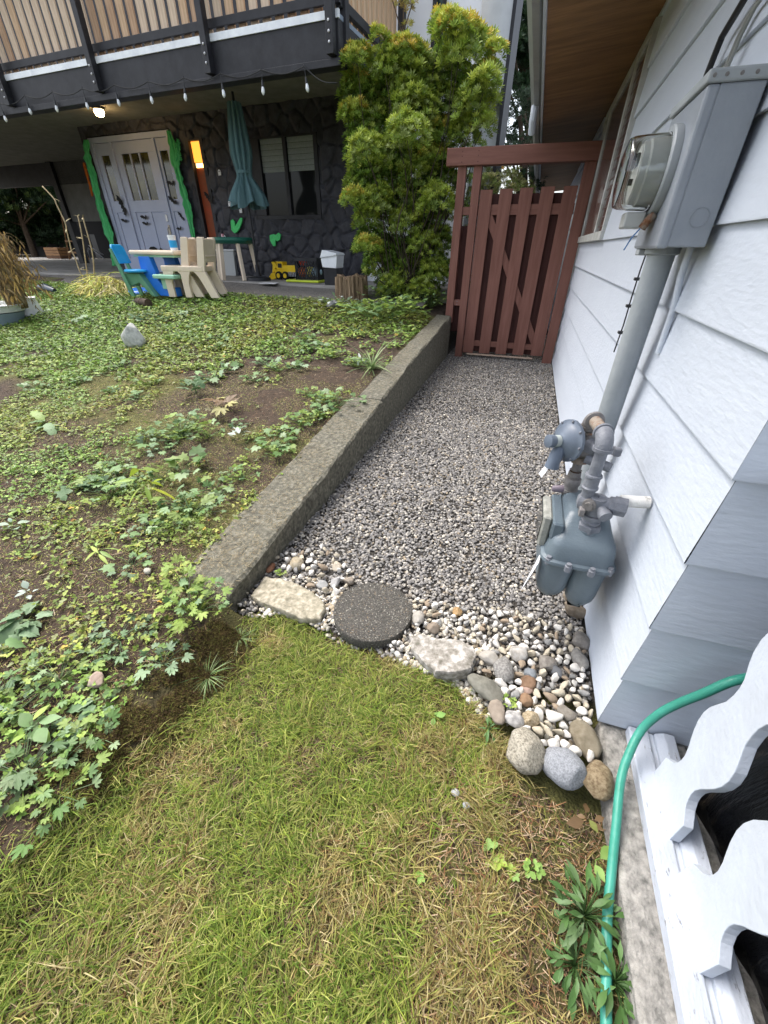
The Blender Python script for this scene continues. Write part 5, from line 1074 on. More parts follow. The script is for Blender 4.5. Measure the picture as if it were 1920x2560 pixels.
bedrock('stone', 'small grey white stone in the lawn left of the bare soil', 1165, 2018, 18, 20, ((.34, .35, .36), (.45, .46, .47)), 76, 0)
# ================================================================== vegetation
m_leaf = mat('leaf', (.9, .9, .9), (1.15, 1.15, 1.15), 30, .5, attr=True, leaf=.25, spec=.35, lo=.3, hi=.7)
m_grass = mat('grass_blade', (.85, .85, .85), (1.15, 1.15, 1.15), 9, .6, attr=True, leaf=.25, spec=.25, lo=.3, hi=.7)
m_dry = mat('dry_stalk', (.8, .8, .8), (1.2, 1.2, 1.2), 20, .8, attr=True, spec=.2)
m_twig = mat('brown_stem', (.06, .04, .025), (.13, .09, .06), 20, .9)
m_stem = mat('green_stem', (.10, .13, .04), (.17, .18, .07), 20, .7)
BLADE = (np.array([(-.5, 0, 0), (.5, 0, 0), (-.42, .10, .42), (.42, .10, .42), (-.3, .36, .78), (.3, .36, .78), (0, .80, 1.0)]), [(0, 1, 3, 2), (2, 3, 5, 4), (4, 5, 6)])
def grass():
    s = Scat(); N = 150000; x = RNG.uniform(-1.15, .47, N); y = RNG.uniform(-.45, 1.0, N)
    lm = lawn_mask(x, y); k = RNG.random(N) < lm*(.0+1.35*fnoise(x, y, .09, 21)); x, y = x[k], y[k]; N = len(x)
    g = fnoise(x, y, .16, 31)*1.0+.06+.12*sstep(.0, -.7, x)-.30*sstep(-.10, .30, x)+(vnoise(x, y, .04, 3)-.5)*.5; gr = sstep(.30, .62, g)+RNG.normal(0, .30, N); thin = fnoise(x, y, .11, 77)
    c1 = np.array([1.06, .93, 1.0])*pick([(.11, .20, .022), (.16, .255, .035), (.23, .31, .045), (.30, .36, .09)], N, None, .2); c2 = pick([(.36, .30, .11), (.27, .22, .07), (.46, .39, .20), (.20, .12, .05), (.24, .24, .07)], N, [.27, .24, .14, .14, .21], .18)
    m_ = (gr > .5)[:, None]; col = np.where(m_, c1, c2)
    L = RNG.uniform(.020, .050, N)*(1+.6*sstep(.55, .8, fnoise(x, y, .09, 5))); w = RNG.uniform(.0015, .0034, N)
    base = fnoise(x, y, .15, 41)*12; yaw = base+RNG.normal(0, 1.5, N)
    lean = RNG.uniform(.5, 1.5, N); z = T(x, y)-.002
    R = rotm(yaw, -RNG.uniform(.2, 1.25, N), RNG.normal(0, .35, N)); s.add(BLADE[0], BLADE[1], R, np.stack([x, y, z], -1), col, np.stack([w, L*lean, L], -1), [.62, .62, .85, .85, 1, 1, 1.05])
    # clover and fine thatch between
    n2 = 60000; x = RNG.uniform(-1.15, .47, n2); y = RNG.uniform(-.45, 1.0, n2); k = RNG.random(n2) < (lawn_mask(x, y)*.8+.25*(x > .1)*(y < .62)); x, y = x[k], y[k]; n2 = len(x)
    s.add(BLADE[0], BLADE[1], rotm(RNG.uniform(0, 6.28, n2), -RNG.uniform(.9, 1.45, n2), RNG.normal(0, .5, n2)), np.stack([x, y, T(x, y)+RNG.uniform(0, .006, n2)], -1), pick([(.15, .10, .045), (.22, .16, .08), (.10, .06, .03), (.30, .23, .13)], n2), np.stack([RNG.uniform(.001, .0018, n2), RNG.uniform(.012, .03, n2), RNG.uniform(.012, .03, n2)], -1))
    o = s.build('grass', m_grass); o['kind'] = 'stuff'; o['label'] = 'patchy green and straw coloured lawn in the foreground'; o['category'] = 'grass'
grass()
def leaflet(fold=.12):
    return np.array([(0, 0, 0), (.36, .34, fold), (.30, .74, fold), (0, 1, 0), (-.30, .74, fold), (-.36, .34, fold)]), [(0, 1, 2, 3), (0, 3, 4, 5)]
def trifol():
    V = []; F = []
    for a in (-1.35, 0, 1.35):
        v, f = leaflet(); c, s_ = math.cos(a), math.sin(a); o = len(V)
        V += [(p[0]*c-p[1]*s_, p[0]*s_+p[1]*c+.12, p[2]) for p in v]; F += [tuple(o+i for i in q) for q in f]
    return np.array(V), F
TRI = trifol()
def fan(rad, droop=.25):
    V = [(0, -.02, 0)]; 
    for a, r in rad: V.append((r*math.sin(math.radians(a)), r*math.cos(math.radians(a)), -droop*r*r+.06*(r < .6)))
    return np.array(V), [(0, i+1, i) for i in range(1, len(V)-1)]
PALM = fan([(-125, .30), (-112, .60), (-100, .56), (-88, .72), (-76, .58), (-68, .46), (-58, .74), (-48, .72), (-40, .92), (-30, .72), (-22, .50), (-13, .82), (-6, .86), (0, 1.05), (6, .86), (13, .82), (22, .50), (30, .72), (40, .92), (48, .72), (58, .74), (68, .46), (76, .58), (88, .72), (100, .56), (112, .60), (125, .30)])
IVY = fan([(-150, .3), (-120, .6), (-80, .62), (-55, .5), (-40, .8), (-18, .62), (0, 1.05), (18, .62), (40, .8), (55, .5), (80, .62), (120, .6), (150, .3)], .2)
def strip(ws, fold=.2, droop=.35, n=None):
    V = []; F = []; m_ = len(ws)
    for i, w in enumerate(ws):
        t = i/(m_-1); z = -droop*t*t; V += [(-w, t, z+fold*w), (0, t, z), (w, t, z+fold*w)]
    for i in range(m_-1): a = i*3; F += [(a, a+1, a+4, a+3), (a+1, a+2, a+5, a+4)]
    return np.array(V), F
BROAD = strip([.02, .12, .21, .17, .24, .16, .19, .07, .005], .25, .45); LANCE = strip([.015, .075, .10, .085, .05, .004], .3, .25); WIDEL = strip([.02, .07, .13, .155, .13, .06, .004], .25, .3); OVAL = strip([.03, .20, .30, .28, .15, .01], .1, .2); LONG = strip([.012, .022, .022, .018, .010, .002], .4, .9)
GREENS = [(.11, .20, .035), (.16, .27, .05), (.22, .34, .065), (.29, .38, .09), (.18, .25, .11)]
def in_bed(x, y): return (x < -1.22+.0*y) & (y < 5.95+.065*(-x-2.5))
def cover():
    s = Scat()
    for (x0, x1, y0, y1, n, s0, s1) in ((-2.6, -.95, -.3, 1.0, 4200, .009, .018), (-4.0, -1.18, 1.0, 2.6, 24000, .006, .016), (-8.5, -1.15, 2.6, 4.3, 36000, .013, .023), (-12, -1.10, 4.3, 7.0, 46000, .018, .028)):
        x = RNG.uniform(x0, x1, n); y = RNG.uniform(y0, y1, n)
        d = fnoise(x, y, .55, 51)*.55+vnoise(x, y, .12, 9)*.45
        soil = .20*sstep(-3.2, -1.9, x)*sstep(5.6, 4.2, y)*sstep(1.2, 2.6, y)+.05
        far = sstep(2.6, 5.0, y)*.22+.12*sstep(-2.4, -4, x)
        k = (RNG.random(n) < sstep(.30+soil-far, .54+soil-far, d)) & (x < np.where(y > .9, -1.17, -.98)) & (y < 5.93+.065*(-x-2.5)); x, y = x[k], y[k]; n = len(x); d = d[k]
        col = pick(GREENS, n, [.18, .26, .26, .16, .14], .2); yl = RNG.random(n) < .010; col[yl] = pick([(.42, .36, .06), (.35, .22, .06)], int(yl.sum()))
        col *= (1+.35*(d-.5))[:, None]; col[:, 0] *= 1+.35*sstep(.5, .8, fnoise(x, y, .9, 61))
        sc = RNG.uniform(s0, s1, n); z = T(x, y)+RNG.uniform(.004, .030, n)*(1+sstep(2.5, 5, y))
        s.add(TRI[0], TRI[1], rotm(RNG.uniform(0, 6.28, n), RNG.normal(.12, .32, n), RNG.normal(0, .32, n)), np.stack([x, y, z], -1), col, sc[:, None])
    # mossy, feathery fill
    n = 80000; x = RNG.uniform(-3.6, -.92, n); y = RNG.uniform(-.3, 3.6, n); d = fnoise(x, y, .35, 71); k = (d > .36) & (x < np.where(y > .9, -1.2, -.93)); x, y = x[k], y[k]; n = len(x)
    s.add(BLADE[0], BLADE[1], rotm(RNG.uniform(0, 6.28, n), -RNG.uniform(.2, 1.3, n), RNG.normal(0, .4, n)), np.stack([x, y, T(x, y)], -1), pick([(.30, .33, .07), (.36, .36, .10), (.20, .25, .05), (.34, .26, .12)], n), np.stack([RNG.uniform(.0015, .003, n), RNG.uniform(.006, .016, n), RNG.uniform(.006, .016, n)], -1))
    o = s.build('ground_cover', m_leaf); o['kind'] = 'stuff'; o['label'] = 'small leaved creeping weeds covering the raised bed'; o['category'] = 'ground cover'
cover()
def litter():
    s = Scat(); ST = (np.array([(-.5, 0, 0), (.5, 0, 0), (.5, 1, .0), (-.5, 1, .0), (0, .5, .6)]), [(0, 1, 4), (1, 2, 4), (2, 3, 4), (3, 0, 4)])
    n = 7500; x = RNG.uniform(-1.205, -.955, n); y = .86+4.9*RNG.random(n)**1.6; k = ~((y > 2.95) & (x < -1.15)); x, y = x[k], y[k]; n = len(x)
    s.add(ST[0], ST[1], rotm(RNG.uniform(0, 6.28, n), RNG.normal(0, .05, n), RNG.normal(0, .05, n)), np.stack([x, y, np.array([wtop(q) for q in y])+.001], -1), pick([(.27, .22, .13), (.20, .15, .09), (.34, .30, .20)], n), np.stack([RNG.uniform(.0007, .0014, n), RNG.uniform(.006, .024, n), np.full(n, .001)], -1))
    n = 15000; x = RNG.uniform(-4.0, -.95, n); y = RNG.uniform(-.2, 4.5, n); k = x < np.where(y > .9, -1.22, np.interp(y, [-.5, .05, .2, .34, .48, .62, .78, .9], [-.96, -.95, -.93, -.86, -.83, -.80, -.80, -.86])+.02); x, y = x[k], y[k]; n = len(x)
    s.add(ST[0], ST[1], rotm(RNG.uniform(0, 6.28, n), RNG.normal(0, .2, n), RNG.normal(0, .1, n)), np.stack([x, y, T(x, y)+.003], -1), pick([(.30, .20, .11), (.20, .12, .07), (.40, .32, .22), (.14, .07, .045)], n), np.stack([RNG.uniform(.001, .0025, n), RNG.uniform(.008, .04, n), np.full(n, .0015)], -1))
    n = 3500; x = RNG.uniform(.02, .455, n); y = RNG.uniform(-.2, .62, n)
    s.add(ST[0], ST[1], rotm(RNG.uniform(0, 6.28, n), RNG.normal(0, .35, n), RNG.normal(0, .1, n)), np.stack([x, y, T(x, y)+.003], -1), pick([(.30, .20, .11), (.20, .10, .05), (.40, .30, .2)], n), np.stack([RNG.uniform(.001, .002, n), RNG.uniform(.01, .035, n), np.full(n, .001)], -1))
    o = s.build('plant_litter', m_dry); o['kind'] = 'stuff'; o['label'] = 'dry needles and bits of stem scattered on wall top and soil'; o['category'] = 'litter'
litter()
def soilclods():
    s = Scat(); n = 15000; x = RNG.uniform(-4.5, -.92, n); y = RNG.uniform(-.3, 5.2, n); k = x < np.where(y > .9, -1.22, np.interp(y, [-.5, .05, .2, .34, .48, .62, .78, .9], [-.96, -.95, -.93, -.86, -.83, -.80, -.80, -.86])+.02); x, y = x[k], y[k]; n = len(x)
    s.add(STONES0[1][0], STONES0[1][1], rotm(RNG.uniform(0, 6.28, n), RNG.normal(0, .4, n), RNG.normal(0, .4, n)), np.stack([x, y, T(x, y)], -1), pick([(.06, .04, .026), (.10, .07, .05), (.035, .024, .016), (.16, .14, .12)], n, [.4, .35, .2, .05]), RNG.uniform(.002, .008, n)[:, None])
    n = 2500; x = RNG.uniform(.05, .455, n); y = RNG.uniform(-.3, .64, n)
    s.add(STONES0[2][0], STONES0[2][1], rotm(RNG.uniform(0, 6.28, n), RNG.normal(0, .4, n), RNG.normal(0, .4, n)), np.stack([x, y, T(x, y)], -1), pick([(.05, .03, .02), (.085, .055, .04), (.03, .02, .014)], n), RNG.uniform(.002, .006, n)[:, None])
    # brown moss hummocks along the lawn's left edge
    n = 52000; y = .20+.62*RNG.random(n); x = np.interp(y, [.2, .34, .48, .62, .78], [-.97, -.93, -.90, -.87, -.87])+RNG.normal(0, .040, n); k = fnoise(x, y, .05, 15) > .38; x, y = x[k], y[k]; n = len(x)
    s.add(BLADE[0], BLADE[1], rotm(RNG.uniform(0, 6.28, n), -RNG.uniform(0, .9, n), RNG.normal(0, .4, n)), np.stack([x, y, T(x, y)+.022*fnoise(x, y, .05, 15)*RNG.random(n)], -1), pick([(.07, .045, .02), (.11, .08, .025), (.045, .028, .014), (.13, .13, .03)], n), np.stack([RNG.uniform(.0015, .003, n), RNG.uniform(.006, .016, n), RNG.uniform(.006, .020, n)], -1))
    o = s.build('soil_crumbs', m_dry); o['kind'] = 'stuff'; o['label'] = 'crumbs of dark soil and brown moss in the bare patches'; o['category'] = 'soil'
soilclods()
# ---- single plants
def plant(name, label, u, v, tmpl, n, size, reach, high, cols, seed, group=None, cat='weed', P=None, pitch=.25, stem=True, jitter=.25, upright=0, spread=6.283, tint=None):
    r = np.random.default_rng(seed); c = PG(u, v) if P is None else np.array(P, float); s = Scat(); az = r.uniform(0, spread, n) if spread < 6 else np.linspace(0, 6.283, n, endpoint=False)*1.0+r.normal(0, .5, n)
    q = r.random(n)**.6; rc = reach*q; hz = high*(.45+.75*r.random(n))*(1-.35*q); sc = size*(1+r.normal(0, jitter, n)).clip(.5, 1.6)
    d = np.stack([np.cos(az), np.sin(az)], -1); tip = np.stack([c[0]+d[:, 0]*rc, c[1]+d[:, 1]*rc, c[2]+hz], -1)
    yaw = az-math.pi/2+r.normal(0, .35, n); pit = r.normal(pitch, .28, n)+upright
    ci = r.integers(0, len(cols), n); col = np.array(cols)[ci]*(1+r.normal(0, .12, (n, 1)))
    s.add(tmpl[0], tmpl[1], rotm(yaw, pit, r.normal(0, .25, n)), tip, col.clip(.005, 1), sc[:, None], tint)
    if stem:
        for i in range(n):
            a = c+np.array([0, 0, -.004]); b = tip[i]; m_ = .5*(a+b)+np.array([0, 0, .25*hz[i]]); t = MB().tube([a, m_, b], [.0017, .0013, .001], 4, caps=False)
            s.add(np.array(t.v), t.f, np.eye(3)[None], np.zeros((1, 3)), (col[i]*.8)[None])
    o = s.build(name, m_leaf); tag(o, label, cat, group); return o
BG = [(.15, .25, .09), (.20, .31, .14), (.10, .19, .05), (.25, .34, .17), (.19, .27, .06)]; YG = [(.22, .32, .06), (.28, .36, .08), (.18, .28, .05)]; GG = [(.15, .24, .12), (.21, .30, .17), (.12, .20, .09)]; SV = [(.42, .48, .42), (.50, .55, .50), (.34, .42, .34)]
plant('buttercup', 'leafy bright green clump against the near end of the concrete wall', 490, 1535, PALM, 50, .026, .13, .11, YG+BG[:2], 1)
plant('buttercup', 'upright feathery green leaves spilling over the near end of the wall', 470, 1480, PALM, 22, .030, .08, .15, YG, 2)
plant('buttercup', 'grey green lobed weed in bare soil left of the wall end', 300, 1600, PALM, 22, .027, .12, .035, GG, 3)
plant('buttercup', 'small grey green weed between wall clump and brown moss', 410, 1660, PALM, 13, .026, .08, .04, GG, 4)
plant('dock', 'broad leaved dandelion rosette beside the tan round stone', 262, 1765, BROAD, 9, .075, .03, .03, GG+BG[:1], 5, pitch=.05, stem=False)
plant('buttercup', 'pale green lobed leaves reaching over the brown moss', 235, 1840, PALM, 18, .028, .09, .04, BG, 6)
plant('dock', 'shiny broad light green leaves near the left edge', 95, 1835, OVAL, 8, .06, .03, .05, YG+BG[:2], 7, pitch=.15, stem=False)
plant('dock', 'long toothed dandelion leaves at the left edge of the picture', 70, 1560, BROAD, 16, .075, .04, .04, GG, 8, pitch=.05, stem=False)
plant('dock', 'flat dandelion rosette above the long toothed leaves', 20, 1600, BROAD, 14, .075, .05, .05, BG+GG, 9, pitch=.1, stem=False)
plant('buttercup', 'dense pale lobed foliage at the left edge below the broad leaves', 60, 1940, PALM, 46, .026, .14, .045, BG+GG, 10)
plant('buttercup', 'lobed weed leaves thinning into the lawn at lower left', 150, 1990, PALM, 22, .025, .12, .03, BG+YG[:1], 11)
plant('buttercup', 'mass of small lobed leaves between the broad leaves and the bare soil', 150, 1700, PALM, 40, .023, .16, .04, BG, 12)
plant('lambs_ear', 'single silver white furry leaf plant in the bed far left', 78, 1490, OVAL, 6, .030, .015, .04, SV, 13, pitch=.4, stem=False)
plant('lambs_ear', 'silvery furry plant with white top leaves halfway along the wall', 600, 1100, OVAL, 11, .05, .03, .09, SV, 14, pitch=.5, stem=False)
plant('lambs_ear', 'silvery drooping leaves near the far part of the wall', 900, 912, LANCE, 14, .12, .04, .07, SV+BG[:1], 15, pitch=.35, stem=False)
plant('lambs_ear', 'small grey leaf seedling low in the bed at the left edge', 40, 1325, OVAL, 6, .055, .02, .04, [(.25, .35, .25), (.32, .40, .30)], 16, pitch=.35, stem=False)
sp = PG(380, 1262)
plant('sapling', 'yellow green seedling with a straight red stem in the middle of the bed', 380, 1262, LANCE, 9, .11, .05, .20, [(.35, .45, .05), (.26, .38, .07), (.42, .46, .05)], 17, pitch=-.2, stem=True)
plant('sapling', 'light yellow green seedling behind the near end of the wall', 255, 1400, LANCE, 6, .085, .03, .07, [(.33, .42, .08), (.26, .38, .1)], 18, pitch=0)
plant('ivy', 'big lobed green leaves right of the yellow seedling', 455, 1185, IVY, 14, .060, .16, .10, BG, 19)
plant('ivy', 'dark green lobed leaves below the yellow seedling', 230, 1225, IVY, 9, .055, .14, .05, GG, 20)
plant('ivy', 'glossy green clump beside the silvery plant at the wall', 690, 1120, IVY, 24, .045, .20, .10, BG, 21)
plant('ivy', 'dark leaved seedling in the middle distance of the bed', 490, 985, IVY, 9, .060, .12, .12, GG, 22)
plant('ivy', 'green clump hanging near the joint of the concrete wall', 845, 1015, IVY, 26, .042, .22, .10, BG, 23)
plant('strawberry', 'mid green strawberry like clump left of the wall bend', 480, 1290, PALM, 34, .036, .22, .09, BG, 24)
plant('strawberry', 'bright green bushy clump above the yellow seedling', 455, 1090, TRI, 60, .028, .25, .13, BG+YG[:1], 25)
plant('dock', 'flat dark green dock leaves at left of the bed', 125, 1070, BROAD, 9, .10, .05, .05, GG+BG, 26, pitch=.05, stem=False)
plant('squash_plant', 'withered yellow and brown squash plant in the bare soil', 560, 1035, PALM, 7, .085, .12, .13, [(.35, .33, .20), (.20, .13, .07), (.30, .28, .10)], 27)
plant('hose_weed', 'dark green lance leaved weed growing around the hose', 0, 0, WIDEL, 60, .036, .06, .07, [(.07, .15, .04), (.09, .18, .05), (.12, .20, .08)], 28, P=(.385, .40, -.07), pitch=.3)
plant('hose_weed', 'lower rosette of dark green lance leaves right of the hose', 0, 0, WIDEL, 50, .034, .05, .05, [(.07, .15, .04), (.09, .18, .05)], 29, P=(.440, .31, -.07), pitch=.2)
plant('hose_weed', 'rosette of lance leaves left of the hose near the bottom', 0, 0, WIDEL, 40, .032, .045, .04, [(.07, .15, .04), (.11, .20, .07)], 30, P=(.36, .31, -.06), pitch=.2)
plant('small_weed', 'tiny bright green weed between the cobbles', *ZB(815, 790), TRI, 16, .011, .022, .02, YG, 31, P=PZ(*ZB(815, 790), .005))
plant('small_weed', 'narrow leaved green weed in the lawn left of the cream boulder', *ZB(680, 950), LANCE, 11, .035, .015, .02, [(.10, .20, .06)], 32, P=PZ(*ZB(690, 960), -.02))
plant('small_weed', 'single round light green leaf in the lawn', *ZB(350, 885), OVAL, 3, .032, .008, .02, [(.22, .38, .10)], 33, P=PZ(*ZB(350, 885), -.02), pitch=0)
plant('small_weed', 'tiny clover sprig between white pebbles and the flagstone', *ZA(560, 370), TRI, 9, .011, .018, .015, YG, 34, P=PZ(*ZA(560, 370), .01))
ZC = lambda x, y: (900+x*.4219, 1900+y*.4219)
for i, (x, y, lb, n, sz) in enumerate(((780, 575, 'bright clover leaf in the lawn left of the bare soil', 3, .02), (1020, 640, 'pair of light green clover leaves beside the bare soil', 5, .016), (1350, 360, 'reddish green leaf rosette in the bare soil by the hose', 6, .028), (1400, 590, 'yellow green leaf lying by the hose', 2, .035), (900, 690, 'yellowing small leaf in the thin grass', 3, .014), (350, 700, 'small grey green clover in the middle of the lawn', 5, .011), (705, 1285-1150, 'small yellow leaf below the boulders', 2, .012))):
    plant('small_weed', lb, 0, 0, OVAL if i in (2, 3) else TRI, n, sz, sz*.7, .015, [(.22, .36, .08), (.30, .40, .07)] if i != 2 else [(.20, .22, .06), (.16, .10, .05)], 60+i, P=PZ(*ZC(x, y), -.03), pitch=.05)
# grass tufts
for i, (u, v, n, L, lb) in enumerate(((520, 1695, 70, .052, 'spiky grass tuft at the edge of the brown moss'), (600, 1600, 60, .042, 'pale green grass tuft below the end of the concrete wall'), (930, 925, 60, .20, 'long bladed grass tuft by the far part of the wall'))):
    plant('grass_tuft', lb, u, v, LONG, n, L, .012, .004, [(.12, .21, .07), (.18, .27, .09), (.25, .32, .14)], 40+i, pitch=.9, stem=False, cat='grass tuft', jitter=.3)
# fill weeds: repeats
rw_ = np.random.default_rng(77)
spots = []
for g, (n, xr, yr, lab, grp) in enumerate(((26, (-2.3, -1.30), (.9, 2.4), 'low lobed weed in the near part of the bed beside the wall', 'weeds near the wall'), (30, (-4.2, -1.35), (2.4, 4.2), 'low green weed in the middle of the bed', 'weeds in the middle of the bed'), (20, (-6.5, -1.35), (4.2, 5.6), 'green weed in the far part of the bed', 'weeds in the far bed'), (14, (-2.6, -1.3), (.0, .9), 'low lobed weed at the left edge of the bed', 'weeds at the left edge'))):
    protos = [plant('bed_weed', lab, 0, 0, tm, nn, sz, rc, hh, cc, 500+g*10+i, P=(0, 0, 0), group=grp) for i, (tm, nn, sz, rc, hh, cc) in enumerate(((PALM, 18, .028, .11, .05, BG), (IVY, 12, .040, .11, .06, GG+BG[:1]), (TRI, 30, .020, .12, .06, YG+BG[:1])))]
    for k in range(n):
        x, y = rw_.uniform(*xr), rw_.uniform(*yr); o = protos[k % 3] if k < 3 else protos[k % 3].copy()
        if k >= 3: COL.objects.link(o)
        o.location = (x, y, float(T(x, y))-.002); o.rotation_euler = (0, 0, rw_.uniform(0, 6.28)); q = rw_.uniform(.6, 1.15)*(1+.15*g if g < 3 else 1); o.scale = (q, q, q)
# clump under the shrub, at far end of the wall
for i, (u, v, lb) in enumerate(((1075, 770, 'leafy yellow green weeds spilling over the far end of the wall'), (1000, 790, 'round leaved weeds by the far part of the wall under the shrub'), (930, 800, 'low green weeds in front of the shrub'), (960, 750, 'bright green weeds at the foot of the shrub'))):
    plant('wall_weed', lb, u, v, (OVAL, IVY, IVY, OVAL)[i], 90, .062, .38, .22, YG+BG[:2], 80+i)
plant('silver_weed', 'grey white furry weeds by the stone at the far bed edge', 850, 768, OVAL, 40, .07, .32, .12, SV+GG, 90)
plant('silver_weed', 'row of dusty grey green leaves below the toy log', 400, 792, IVY, 60, .05, .45, .05, GG, 91)
# ---- shrub
WH = ([], [])
def whorl(n=8, up=.55):
    V = []; F = []
    for i in range(n):
        a = 2*math.pi*i/n; tl = up+.25*(i % 2); c, s_ = math.cos(a), math.sin(a); o = len(V)
        for x, y, zf in ((0, .05, 0), (.105, .58, .03), (0, 1, 0), (-.105, .58, .03)):
            r_ = y*math.cos(tl); z = y*math.sin(tl)-.18*y*y+zf; V.append((r_*c-x*s_, r_*s_+x*c, z))
        F += [(o, o+1, o+2, o+3)]
    return np.array(V), F
WHL = whorl(9, .75)
def crown(s, lumps, cols, size, dens, rg, top=None, squash=.75, grow=1.0):
    for cx, cy, cz, r in lumps:
        r = r*grow; n = max(6, int(dens*r*r)); d = rg.normal(size=(n, 3)); d /= np.linalg.norm(d, axis=1)[:, None]; d[:, 2] = np.where(d[:, 2] < -.35, -d[:, 2], d[:, 2])
        rr = r*(.55+.45*rg.random(n)**.5)*(1+.18*(vnoise(d[:, 0]*3+cx*5, d[:, 2]*3+cy*3, .8, 5)-.5)*2)
        P = np.array([cx, cy, cz])+d*rr[:, None]*np.array([1, 1, squash]); col = np.array(cols)[rg.integers(0, len(cols), n)]*(1+rg.normal(0, .15, (n, 1)))
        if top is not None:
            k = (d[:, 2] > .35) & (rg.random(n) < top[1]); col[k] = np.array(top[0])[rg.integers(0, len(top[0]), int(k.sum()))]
        yaw = np.arctan2(d[:, 1], d[:, 0])-math.pi/2; tilt = -np.arccos(np.clip(.35*d[:, 2]+.62, -1, 1))*.9
        sc = size*(1+rg.normal(0, .2, n)).clip(.5, 1.5)
        s.add(WHL[0], WHL[1], rotm(yaw, tilt, rg.normal(0, .35, n)), P, col.clip(.01, 1), sc[:, None])
rg = np.random.default_rng(9); Z4b = lambda x, y: (800+x*.36166, y*.36166)
LP = [(260, 440, 105, 1), (420, 430, 60, 0), (410, 270, 55, 1), (600, 440, 140, 1), (480, 520, 110, 0), (640, 600, 150, 0), (850, 180, 85, 1), (920, 230, 110, 1), (1010, 280, 120, 1), (1120, 330, 90, 1), (1215, 370, 65, 1), (960, 420, 120, 0), (1150, 520, 85, 1), (1130, 640, 110, 0), (860, 600, 150, 0), (270, 620, 110, 1), (230, 800, 90, 1), (430, 700, 150, 0), (650, 790, 150, 0), (860, 780, 130, 0), (1060, 780, 130, 0), (1120, 900, 80, 0), (380, 900, 140, 0), (600, 960, 130, 0), (820, 970, 130, 1), (1000, 950, 100, 0), (320, 1080, 120, 0), (540, 1130, 140, 0), (780, 1130, 110, 1), (290, 1260, 110, 0), (480, 1280, 130, 0), (690, 1260, 120, 0), (860, 1280, 90, 0), (240, 1400, 90, 1), (400, 1430, 110, 0), (600, 1440, 130, 0), (800, 1420, 110, 0), (330, 1540, 80, 0), (600, 1580, 110, 0), (780, 1560, 90, 0), (330, 1720, 85, 1), (500, 1760, 90, 1), (720, 1730, 100, 0), (820, 1650, 70, 0), (420, 1880, 90, 0), (620, 1900, 110, 0), (780, 1900, 90, 0), (500, 2010, 90, 0), (700, 2030, 90, 0)]
sh = thing('shrub', 'tall bushy evergreen shrub with yellow green tips left of the gate', 'shrub', (-1.75, 6.45, .6))
GL = []; YL = []; ORL = [(.52, .30, .04), (.48, .36, .06), (.40, .34, .06)]
base = np.array([-1.72, 6.45, .58]); mb = MB()
for x, y, r, f in LP:
    yy = 6.42+rg.normal(0, .22); p = PY(*Z4b(x, y), yy); R_ = r*.36166/1000*float(CM[2]@(p-np.array([0, 0, H])))*1.0
    (YL if f else GL).append((p[0], yy, p[2], R_)); m_ = base*.45+p*.55+np.array([rg.normal(0, .08), rg.normal(0, .08), -.1]); bb = base+np.array([rg.normal(0, .14), rg.normal(0, .08), 0])
    mb.tube(smooth_path([bb, bb*.7+m_*.3+rg.normal(0, .05, 3), m_, .5*m_+.5*p+rg.normal(0, .06, 3), p], 3), [.011]*4+[.008]*4+[.004]*5, 5)
mb.build('branches', mat('dark_branch', (.03, .022, .015), (.06, .045, .03), 20, .9), sh)
BK = []
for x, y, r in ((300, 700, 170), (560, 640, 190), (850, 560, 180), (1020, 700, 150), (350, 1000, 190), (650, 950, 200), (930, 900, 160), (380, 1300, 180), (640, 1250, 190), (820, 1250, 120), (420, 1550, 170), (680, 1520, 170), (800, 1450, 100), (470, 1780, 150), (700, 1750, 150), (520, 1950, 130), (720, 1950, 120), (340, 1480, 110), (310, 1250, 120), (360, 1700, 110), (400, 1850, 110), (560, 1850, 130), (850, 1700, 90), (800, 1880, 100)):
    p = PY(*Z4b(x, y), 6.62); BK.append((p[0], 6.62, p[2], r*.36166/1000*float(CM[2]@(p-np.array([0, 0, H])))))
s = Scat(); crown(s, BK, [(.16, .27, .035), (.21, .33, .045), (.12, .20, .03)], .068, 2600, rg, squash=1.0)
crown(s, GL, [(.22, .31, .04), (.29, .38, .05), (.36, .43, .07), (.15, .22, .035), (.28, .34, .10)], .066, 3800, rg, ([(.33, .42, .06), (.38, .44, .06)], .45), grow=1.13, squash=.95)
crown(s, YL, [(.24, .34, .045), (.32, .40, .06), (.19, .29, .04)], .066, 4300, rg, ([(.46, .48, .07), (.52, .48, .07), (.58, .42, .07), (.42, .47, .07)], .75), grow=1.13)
for x, y, r in ((640, 0, 40), (560, 10, 40), (590, 40, 35), (610, 190, 22), (500, 300, 20)):
    p = PY(*Z4b(x, y), 6.3); s.n; crown(s, [(p[0], 6.3, p[2], .09 if r > 30 else .05)], [(.36, .33, .08), (.42, .32, .10)], .05, 2200, rg)
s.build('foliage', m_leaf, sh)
mb = MB()
for a, b in (((570, 380), (570, 240)), ((570, 240), (500, 0)), ((570, 240), (580, 30)), ((570, 240), (640, 20)), ((590, 220), (610, 180))):
    mb.tube([PY(*Z4b(*a), 6.3), PY(*Z4b(*b), 6.3)], .006, 5)
mb.build('tall_stems', m_twig, sh)
